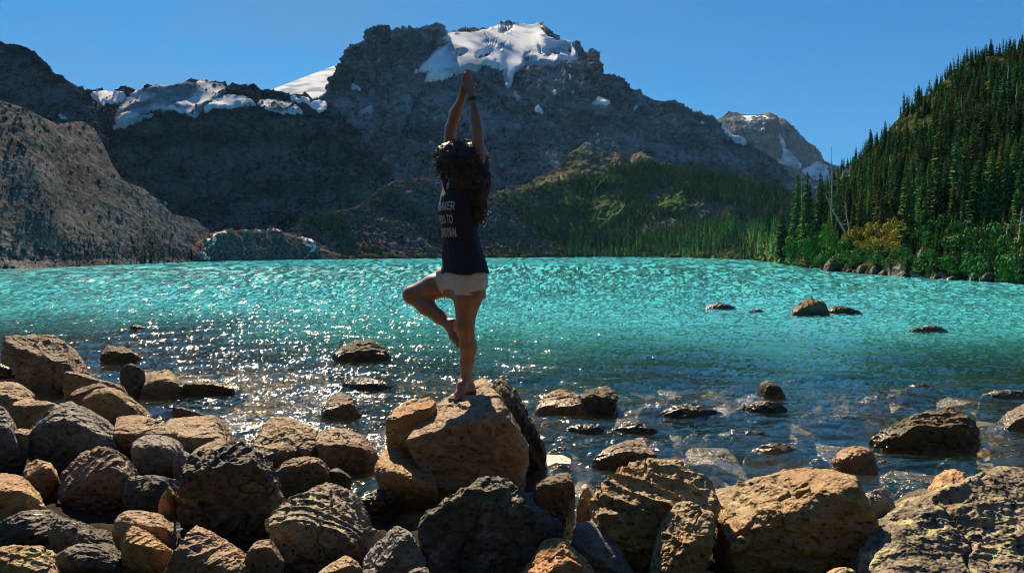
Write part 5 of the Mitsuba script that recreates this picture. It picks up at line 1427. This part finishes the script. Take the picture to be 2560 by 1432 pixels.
lo, hi = J(990, 1015, -0.32) - [0.05, 0.05, 0.05], J(1240, 160, 0.4) + [0.05, 0.05, 0.05]
BODY = Field(lo, hi, 0.006)
t_lo, t_hi = [lo[0], lo[1], TORSO[0, 0]], [hi[0], hi[1], TORSO[-1, 0]]
BODY.add(torso_fn(0.0), t_lo, t_hi)
# standing (left) leg
hipL, kneeL, calfL, ankL = J(1171, 705, -.02), J(1162, 812, -.03), J(1171, 866, 0.0), J(1165, 945, .01)
BODY.chain([hipL, J(1169, 745, -.025), kneeL], [.092 * K, .086 * K, .058 * K], .03)
BODY.chain([kneeL, calfL, J(1167, 905, .01), ankL], [.056 * K, .053 * K, .042 * K, .034 * K], .03)


def sole(px, py, r, back=0.0):
    h = on_rock(px, py)
    p = J(px, py) if h is None else h
    if abs(p[1] - D) > 0.35:
        p = J(px, py)
    return p + UP * r * 0.75 + np.array([0, back, 0])


heel = sole(1176, 978, .03 * K)
ball = sole(1146, 994, .024 * K)
BODY.chain([ankL, heel], [.034 * K, .031 * K], .02)
BODY.chain([ankL, (ankL * 0.45 + ball * 0.55) + UP * .012, ball], [.033 * K, .030 * K, .024 * K], .02)
BODY.capsule(heel, ball, .029 * K, .024 * K, .02)
fdir = ball - heel
fdir /= np.linalg.norm(fdir)
fs = np.cross(UP, fdir)
for k, (off, L) in enumerate(((-.030, .055), (-.014, .052), (0.0, .047), (.013, .040), (.025, .032))):
    b0 = ball + fs * off * K
    e = b0 + fdir * L * K - UP * .010 * K
    BODY.chain([b0 - fdir * .02, b0 * 0.45 + e * 0.55 + UP * .004, e], [.014 * K, (.0115 if k == 0 else .009) * K, (.0105 if k == 0 else .0075) * K], .006)
# raised (right) leg
hipR, kneeR, ankR = J(1139, 706, .09), J(1029, 737, .20), J(1124, 812, .06)
BODY.chain([hipR, J(1085, 716, .15), kneeR], [.092 * K, .078 * K, .057 * K], .03)
BODY.chain([kneeR, J(1066, 766, .15), J(1098, 792, .10), ankR], [.055 * K, .054 * K, .041 * K, .033 * K], .03)
toeR = J(1146, 868, .015)
BODY.chain([ankR, J(1132, 806, .045)], [.033 * K, .029 * K], .02)
BODY.chain([ankR, J(1134, 838, .035), J(1143, 858, .02)], [.032 * K, .029 * K, .022 * K], .02)
for k, o in enumerate((-.026, -.013, 0, .012, .023)):
    b0 = J(1143, 856, .02) + SD * o * K * 0.7 + FW * o * K * 0.6
    BODY.chain([b0, b0 + (toeR - J(1143, 856, .02)) * (1.15 - 0.1 * k)], [.012 * K, .008 * K], .006)
# shoulders, neck, head
shL, shR = J(1194, 448, -.06), J(1124, 450, .14)
BODY.chain([shL, J(1158, 466, .03), shR], [.052 * K, .062 * K, .052 * K], .04)
neck0, neck1 = J(1156, 470, .04), J(1149, 440, .03)
BODY.chain([neck0, neck1], [.052 * K, .047 * K], .03)
HC = J(1146, 418, .03)
tilt = math.radians(-22)
HF = FW * math.cos(tilt) + UP * math.sin(tilt)
HU = UP * math.cos(tilt) - FW * math.sin(tilt)
HA = np.array([SD, HF, HU])


def head(s, f, u):
    return HC + (SD * s + HF * f + HU * u) * K


BODY.ellipsoid(HC, HA, np.array([.072, .092, .098]) * K, .03)
BODY.ellipsoid(head(0, .030, -.062), HA, np.array([.050, .052, .052]) * K, .03)
BODY.capsule(head(0, .088, -.002), head(0, .106, -.032), .009 * K, .013 * K, .012)       # nose
BODY.capsule(head(-.028, .084, .022), head(.028, .084, .022), .011 * K, .011 * K, .012)    # brow
BODY.capsule(head(-.017, .088, -.062), head(.017, .088, -.062), .008 * K, .008 * K, .006)  # lips
BODY.capsule(head(0, .076, -.098), head(0, .08, -.098), .018 * K, .018 * K, .02)           # chin
for s in (-1, 1):
    BODY.add(lambda p, c=head(s * .030, .098, .002): np.linalg.norm(p - c, axis=-1) - .014 * K, head(s * .03, .098, 0) - .02, head(s * .03, .098, 0) + .02, op='cut')
    BODY.ellipsoid(head(s * .073, -.005, -.005), HA, np.array([.010, .018, .030]) * K, .01)
# arms
elL, wrL = J(1193, 330, -.05), J(1181, 248, .012)
elR, wrR = J(1127, 322, .15), J(1156, 243, .07)
BODY.chain([shL, J(1197, 390, -.06), elL, J(1189, 298, -.035), wrL], [.050 * K, .041 * K, .037 * K, .036 * K, .0235 * K], .02)
BODY.chain([shR, J(1121, 392, .15), elR, J(1139, 284, .125), wrR], [.050 * K, .041 * K, .037 * K, .037 * K, .0235 * K], .02)
# hands, palm to palm above her head
for side, wr in ((1, wrL), (-1, wrR)):
    mid = J(1168, 212, .04) + SD * side * .012 * K
    for o in (-.026, -.009, .009, .026):
        BODY.capsule(wr + FW * o * 0.5 * K, mid + FW * o * K, .0125 * K, .0115 * K, .012)
    for o, py, r in ((.027, 184, .0080), (.010, 174, .0084), (-.009, 177, .0082), (-.026, 190, .0072)):
        b0 = mid + FW * o * K
        tip = J(1169.5, py, .04) + FW * o * 0.72 * K + SD * side * .0088 * K
        kn = b0 * 0.5 + tip * 0.5 + SD * side * .0045 * K
        BODY.chain([b0, kn, tip], [(r + .0012) * K, r * K, (r - .0012) * K], .004)
    tb = wr * 0.55 + mid * 0.45 - FW * .026 * K
    BODY.chain([tb, tb - FW * .020 * K + UP * .028 * K, tb - FW * .018 * K + UP * .054 * K + SD * side * -.006 * K], [.013 * K, .0105 * K, .0085 * K], .008)
scene['skin'] = {'type': 'twosided', 'bsdf': {'type': 'principled', 'roughness': 0.36, 'specular': 0.6, 'sheen': 0.4, 'base_color': proc(
    lambda p, n, uv: mix((0.20, 0.088, 0.055), (0.28, 0.132, 0.088), fbm(p.x * 18, p.y * 18, p.z * 18, 3)))}}
scene['person'] = mikit.ply(BODY.mesh(3), 'skin', smooth=True)
tag('person', 'woman in dark lettered shirt and beige shorts balancing on one leg on the boulder', 'person')

# shirt
SHIRT_T = heights((700, 1163, .03, .184, .144), (672, 1162, .03, .180, .139), (650, 1160, .03, .168, .126), (600, 1152, .03, .143, .110), (560, 1149, .035, .146, .114), (520, 1148, .04, .160, .124), (490, 1151, .04, .158, .116), (462, 1155, .04, .140, .095), (446, 1157, .04, .10, .07))
SHIRT = Field(J(1080, 690, -.25), J(1240, 425, .35), 0.006)
SHIRT.add(torso_fn(0.004, SHIRT_T, 0.015), SHIRT.lo, SHIRT.lo + SHIRT.n * SHIRT.h)
SHIRT.chain([J(1178, 462, -.03), J(1197, 430, -.06)], [.072 * K, .062 * K], .03)
SHIRT.chain([J(1136, 464, .10), J(1123, 436, .14)], [.070 * K, .060 * K], .03)
zhem = float(J(1150, 685)[2])
SHIRT.add(lambda p: (p[..., 2] - (zhem + 0.012 * np.sin(p[..., 0] * 28 + 1.0))), SHIRT.lo, SHIRT.lo + SHIRT.n * SHIRT.h, op='cut')
SHIRT.add(torso_fn(-0.008, SHIRT_T), SHIRT.lo, [SHIRT.lo[0] + 2, SHIRT.lo[1] + 2, zhem - 0.03], op='cut')
SHIRT.add(lambda p: np.linalg.norm((p - (J(1152, 452, .03) + FW * .05 * K)) / [1, 1, 1.0], axis=-1) - .075 * K, SHIRT.lo, SHIRT.lo + SHIRT.n * SHIRT.h, op='cut')
scene['shirt_cloth'] = {'type': 'twosided', 'bsdf': {'type': 'principled', 'roughness': 0.85, 'specular': 0.25, 'sheen': 0.3, 'base_color': proc(
    lambda p, n, uv: mix((0.012, 0.014, 0.021), (0.026, 0.028, 0.040), noise(p.x * 300, p.y * 300, p.z * 300)))}}
scene['person__shirt'] = mikit.ply(SHIRT.mesh(2), 'shirt_cloth', smooth=True)
tag('person__shirt', 'dark navy shirt with pale lettering')

# lettering on the chest, wrapped round the shirt
scene['shirt_print'] = {'type': 'twosided', 'bsdf': {'type': 'diffuse', 'reflectance': proc(lambda p, n, uv: mix((0.30, 0.31, 0.33), (0.62, 0.62, 0.62), fbm(p.x * 90, p.y * 90, p.z * 90, 2)))}}


def chest_text(text, py_base, cap_px, width, right_deg):
    m = meshkit.text_mesh(text, 1.0, 0.02, bold=True)
    v, f = trimesh.remesh.subdivide_to_size(m.vertices, m.faces, 0.3, max_iter=12)
    w = v[:, 0].max() - v[:, 0].min()
    u = (v[:, 0] - v[:, 0].min()) / w * width - width          # from -width to 0 at the right end
    ang = math.radians(right_deg) + u / 0.135
    z = float(J(1150, py_base)[2]) + v[:, 1] * cap_px * M
    tz = SHIRT_T[:, 0]
    c = np.stack([np.interp(z, tz, [float(J(a[1], 600, a[2])[0]) for a in SHIRT_T]), np.interp(z, tz, [float(D + a[2] * K) for a in SHIRT_T]), z], -1)
    d = np.cos(ang)[:, None] * FW + np.sin(ang)[:, None] * SD
    lo_, hi_ = np.zeros(len(v)), np.full(len(v), 0.26)
    for _ in range(18):
        mid_ = (lo_ + hi_) / 2
        ins = SHIRT.at(c + d * mid_[:, None]) < 0
        lo_, hi_ = np.where(ins, mid_, lo_), np.where(ins, hi_, mid_)
    q = c + d * (lo_ + 0.0022 + 0.0012 * (v[:, 2] > 0.01))[:, None]
    return q, f


for k_, (a_, lab_) in enumerate(((('SUMMER', 526, 20, .205, 47), 'first line of pale capitals, SUMMER'), (('NEEDS TO', 559, 20, .195, 40), 'second line of pale capitals, NEEDS TO'), (('SLOWDOWN', 592, 21, .215, 47), 'third line of pale capitals, SLOWDOWN'))):
    key = 'person__shirt__lettering' + (f'_{k_:03d}' if k_ else '')
    scene[key] = mikit.ply(chest_text(*a_), 'shirt_print')
    tag(key, lab_)

# shorts
SHORT = Field(J(1060, 750, -.25), J(1235, 640, .35), 0.005)
PT = heights((745, 1168, .03, .16, .115), (700, 1164, .03, .172, .13), (680, 1162, .03, .166, .124), (664, 1161, .03, .14, .10))
SHORT.add(torso_fn(0.003, PT, 0.006), SHORT.lo, SHORT.lo + SHORT.n * SHORT.h)
z720 = float(J(1150, 722)[2])
SHORT.add(lambda p: p[..., 2] - z720, SHORT.lo, SHORT.lo + SHORT.n * SHORT.h, op='cut')
zc = float(J(1150, 741)[2])


def leg_tube(a, b, ra, rb, fold):
    a, b = np.array(a, float), np.array(b, float)
    L = np.linalg.norm(b - a)
    ax = (b - a) / L

    def fn(p):
        t = (p - a) @ ax
        r = np.linalg.norm(p - a - t[..., None] * ax, axis=-1)
        rad = ra + (rb - ra) * np.clip(t / L, 0, 1)
        n = meshkit.fbm(p * 22, 3, 2) - 0.5
        return np.maximum(r - rad - fold * n, np.maximum(t - L, -t - 0.1))
    return fn


def cuff(a, b, ra, rb):
    inner = leg_tube(np.array(b) - (np.array(b) - a) * 0.25, np.array(b) + (np.array(b) - a) * 0.2, ra, rb, 0)
    SHORT.add(inner, SHORT.lo, SHORT.lo + SHORT.n * SHORT.h, op='cut')


aL, bL = J(1173, 690, -.015), J(1170, 739, -.025)
aR, bR = J(1146, 694, .085), J(1108, 706, .125)
SHORT.add(leg_tube(aL, bL, .098 * K, .100 * K, .012), SHORT.lo, SHORT.lo + SHORT.n * SHORT.h, k=.02)
SHORT.add(leg_tube(aR, bR, .100 * K, .100 * K, .012), SHORT.lo, SHORT.lo + SHORT.n * SHORT.h, k=.02)
scene['shorts_cloth'] = {'type': 'twosided', 'bsdf': {'type': 'diffuse', 'reflectance': proc(
    lambda p, n, uv: mix((0.42, 0.385, 0.35), (0.66, 0.61, 0.56), noise(p.x * 260, p.y * 260, p.z * 700)))}}
scene['person__shorts'] = mikit.ply(SHORT.mesh(1), 'shorts_cloth', smooth=True)
tag('person__shorts', 'short beige heather shorts')

# bracelet
wd = (wrL - elL) / np.linalg.norm(wrL - elL)
bx = np.cross(wd, [0, 1, 0])
bx /= np.linalg.norm(bx)
by = np.cross(wd, bx)
g = np.linspace(0, 2 * np.pi, 40)
ring = wrL - wd * .004 + (np.cos(g)[:, None] * bx + np.sin(g)[:, None] * by) * .0285 * K
scene['bracelet_cord'] = {'type': 'twosided', 'bsdf': {'type': 'principled', 'base_color': {'type': 'rgb', 'value': [0.012, 0.05, 0.06]}, 'roughness': 0.5}}
scene['person__bracelet'] = mikit.ply(join([taper_tube(ring + wd * o, np.full(40, .0062 * K), 8) for o in (-.006, .004)]), 'bracelet_cord', smooth=True)
tag('person__bracelet', 'dark teal bracelet on the left wrist')

# hair: a mass of tight curls
rng_h = np.random.default_rng(8)
HAIR = Field(J(1070, 590, -.3), J(1250, 330, .3), 0.008)
HB = [(J(1143, 408, .03), (.135, .135, .135)), (J(1128, 392, .05), (.10, .10, .10)), (J(1172, 400, .0), (.125, .12, .125)), (J(1188, 450, -.03), (.095, .10, .14)), (J(1192, 505, -.04), (.06, .065, .13)), (J(1155, 450, -.03), (.09, .08, .10))]
for c, r in HB:
    HAIR.ellipsoid(c, np.eye(3), np.array(r) * K * 0.95, .05)
s_, p_ = HAIR.window(HAIR.lo, HAIR.lo + HAIR.n * HAIR.h)
HAIR.d[s_] += (0.018 * (0.5 - ridged(p_ * 17, 3, 4)) + 0.020 * (0.5 - meshkit.fbm(p_ * 38, 2, 7))).astype(np.float32)
# leave the face open underneath
HAIR.add(lambda p: np.linalg.norm((p - head(0, .105, -.055)) @ HA.T / np.array([.055, .06, .065]) / K, axis=-1) * .055 - .055, HAIR.lo, HAIR.lo + HAIR.n * HAIR.h, op='cut')
hm = HAIR.mesh(0)
scene['hair_strand'] = {'type': 'twosided', 'bsdf': {'type': 'principled', 'base_color': proc(
    lambda p, n, uv: mix((0.012, 0.009, 0.008), (0.040, 0.028, 0.022), noise(p.x * 120, p.y * 120, p.z * 120))), 'roughness': 0.5, 'specular': 0.45}}
fn_ = hm.face_normals
pick, fi = trimesh.sample.sample_surface(hm, 2200, seed=4)[:2]
curls = []
for q, i in zip(pick, fi):
    n_ = fn_[i]
    drop = np.array([0, 0, -1.0]) * rng_h.uniform(0.1, 0.7)
    L = rng_h.uniform(.02, .05) * (1.5 if q[2] < J(1190, 500)[2] else 1)
    d_ = n_ * rng_h.uniform(0.3, 0.9) + drop + rng_h.normal(0, .4, 3)
    d_ /= np.linalg.norm(d_)
    e1 = np.cross(d_, rng_h.normal(size=3))
    e1 /= np.linalg.norm(e1)
    e2 = np.cross(d_, e1)
    t_ = np.linspace(0, 1, 13)
    w_ = rng_h.uniform(1.3, 2.6) * 2 * np.pi
    ph_ = rng_h.uniform(0, 6.28)
    rr = rng_h.uniform(.004, .009)
    path = q - n_ * .012 + d_ * (t_ * L)[:, None] + rr * (np.cos(w_ * t_ + ph_)[:, None] * e1 + np.sin(w_ * t_ + ph_)[:, None] * e2)
    curls.append(taper_tube(path, np.linspace(.0022, .0012, 13), 3))
# one long loose curl at her back
t_ = np.linspace(0, 1, 30)
for k_, (px_, py0_, py1_) in enumerate(((1206, 500, 560), (1212, 515, 552), (1200, 505, 545))):
    q = np.array([J(px_ + 4 * a + 5 * math.sin(a * 9 + k_), py0_ + (py1_ - py0_) * a, -.05 + .012 * math.cos(a * 9)) for a in t_])
    curls.append(taper_tube(q, np.linspace(.005, .0025, 30), 5))
scene['person__hair'] = mikit.ply(join([(np.array(hm.vertices), np.array(hm.faces))] + curls), 'hair_strand', smooth=True)
tag('person__hair', 'big mass of dark curly hair falling over the face and back')
for k_, s in (('eye', -1), ('eye_001', 1)):
    e_ = trimesh.creation.icosphere(subdivisions=2, radius=.0115 * K)
    e_.apply_translation(head(s * .030, .082, .002))
    scene[f'person__{k_}'] = mikit.ply(e_, 'eye_white', smooth=True)
scene['eye_white'] = {'type': 'principled', 'base_color': {'type': 'rgb', 'value': [0.55, 0.52, 0.5]}, 'roughness': 0.2}

# ---------------------------------------------------------------- the second person's shoe at the left edge
ROCK_SHOE = trimesh.Trimesh(*meshkit.WRITTEN[scene[SHOE_ROCK]['filename']][:2], process=False)
hs = on_rock(20, 950, ROCK_SHOE)
D2 = float(hs[1]) if hs is not None else 7.0
m2 = D2 / FOC


def S2(px, py, dd=0.0):
    return P(px, py, D2 + dd)


LEG = Field(S2(-75, 950, -.2), S2(60, 790, .2), 0.008)
LEG.chain([S2(-22, 905), S2(-22, 860, .02), S2(-28, 800, .02)], [.045, .058, .068], .03)
scene['trouser_cloth'] = {'type': 'twosided', 'bsdf': {'type': 'diffuse', 'reflectance': {'type': 'rgb', 'value': [0.014, 0.013, 0.018]}}}
scene['person_001'] = mikit.ply(LEG.mesh(2), 'trouser_cloth', smooth=True)
tag('person_001', 'leg and dark laced sneaker of a second person cut by the left edge', 'person')
SHOE = Field(S2(-75, 960, -.2), S2(60, 880, .2), 0.005)
SHOE.chain([S2(-28, 921), S2(-8, 924), S2(15, 929), S2(33, 935)], [.052, .048, .036, .022], .03)
SHOE.chain([S2(-22, 905), S2(-14, 918)], [.048, .045], .02)
scene['shoe_leather'] = {'type': 'twosided', 'bsdf': {'type': 'principled', 'base_color': {'type': 'rgb', 'value': [0.045, 0.02, 0.028]}, 'roughness': 0.4, 'specular': 0.5}}
scene['person_001__sneaker'] = mikit.ply(SHOE.mesh(2), 'shoe_leather', smooth=True)
SOLE = Field(S2(-75, 965, -.2), S2(70, 915, .2), 0.005)
SOLE.chain([S2(-30, 939), S2(5, 940), S2(36, 940)], [.026, .024, .018], .02)
scene['shoe_rubber'] = {'type': 'twosided', 'bsdf': {'type': 'diffuse', 'reflectance': {'type': 'rgb', 'value': [0.03, 0.022, 0.028]}}}
scene['person_001__sneaker__sole'] = mikit.ply(SOLE.mesh(2), 'shoe_rubber', smooth=True)
laces = []
for k_ in range(4):
    a_, b_ = S2(2 + 6 * k_, 913 + 3.2 * k_, -.045), S2(5 + 6 * k_, 912 + 3.2 * k_, .04)
    mid_ = (a_ + b_) / 2 + [0, 0, .014]
    laces.append(taper_tube([a_, mid_, b_], [.004, .004, .004], 5))
scene['shoe_lace'] = {'type': 'twosided', 'bsdf': {'type': 'diffuse', 'reflectance': {'type': 'rgb', 'value': [0.5, 0.48, 0.48]}}}
scene['person_001__sneaker__laces'] = mikit.ply(join(laces), 'shoe_lace')

# ---------------------------------------------------------------- foam floating on the pool
from shapely.geometry import Polygon, Point
scene['foam'] = {'type': 'twosided', 'bsdf': {'type': 'diffuse', 'reflectance': {'type': 'rgb', 'value': [0.45, 0.46, 0.45]}}}


def foam(poly, label, seed):
    rng = np.random.default_rng(seed)
    pts = [P(x, y, CAM_H * FOC / (y - HY))[:2] for x, y in cz(1160, 880, 0.3855, poly)]
    g_ = Polygon(pts).buffer(0.012).buffer(-0.008)
    x0, y0, x1, y1 = g_.bounds
    for _ in range(60):
        c = Point(rng.uniform(x0, x1), rng.uniform(y0, y1))
        g_ = g_.difference(c.buffer(rng.uniform(.003, .009), 6))
    if g_.geom_type != 'Polygon':
        g_ = max(g_.geoms, key=lambda a: a.area)
    m = trimesh.creation.extrude_polygon(g_, 0.012, engine='earcut')
    m.apply_translation([0, 0, 0.008])
    k = key_for('foam_patch')
    scene[k] = mikit.ply(m, 'foam')
    tag(k, label, 'foam')


foam([(455, 725), (520, 700), (540, 680), (590, 683), (640, 683), (690, 710), (688, 740), (650, 738), (590, 735), (545, 755), (520, 745)], 'larger white foam patch floating on the pool right of the great boulder', 1)
foam([(440, 580), (470, 570), (500, 557), (525, 565), (490, 590), (450, 603)], 'smaller white foam patch floating farther out', 2)
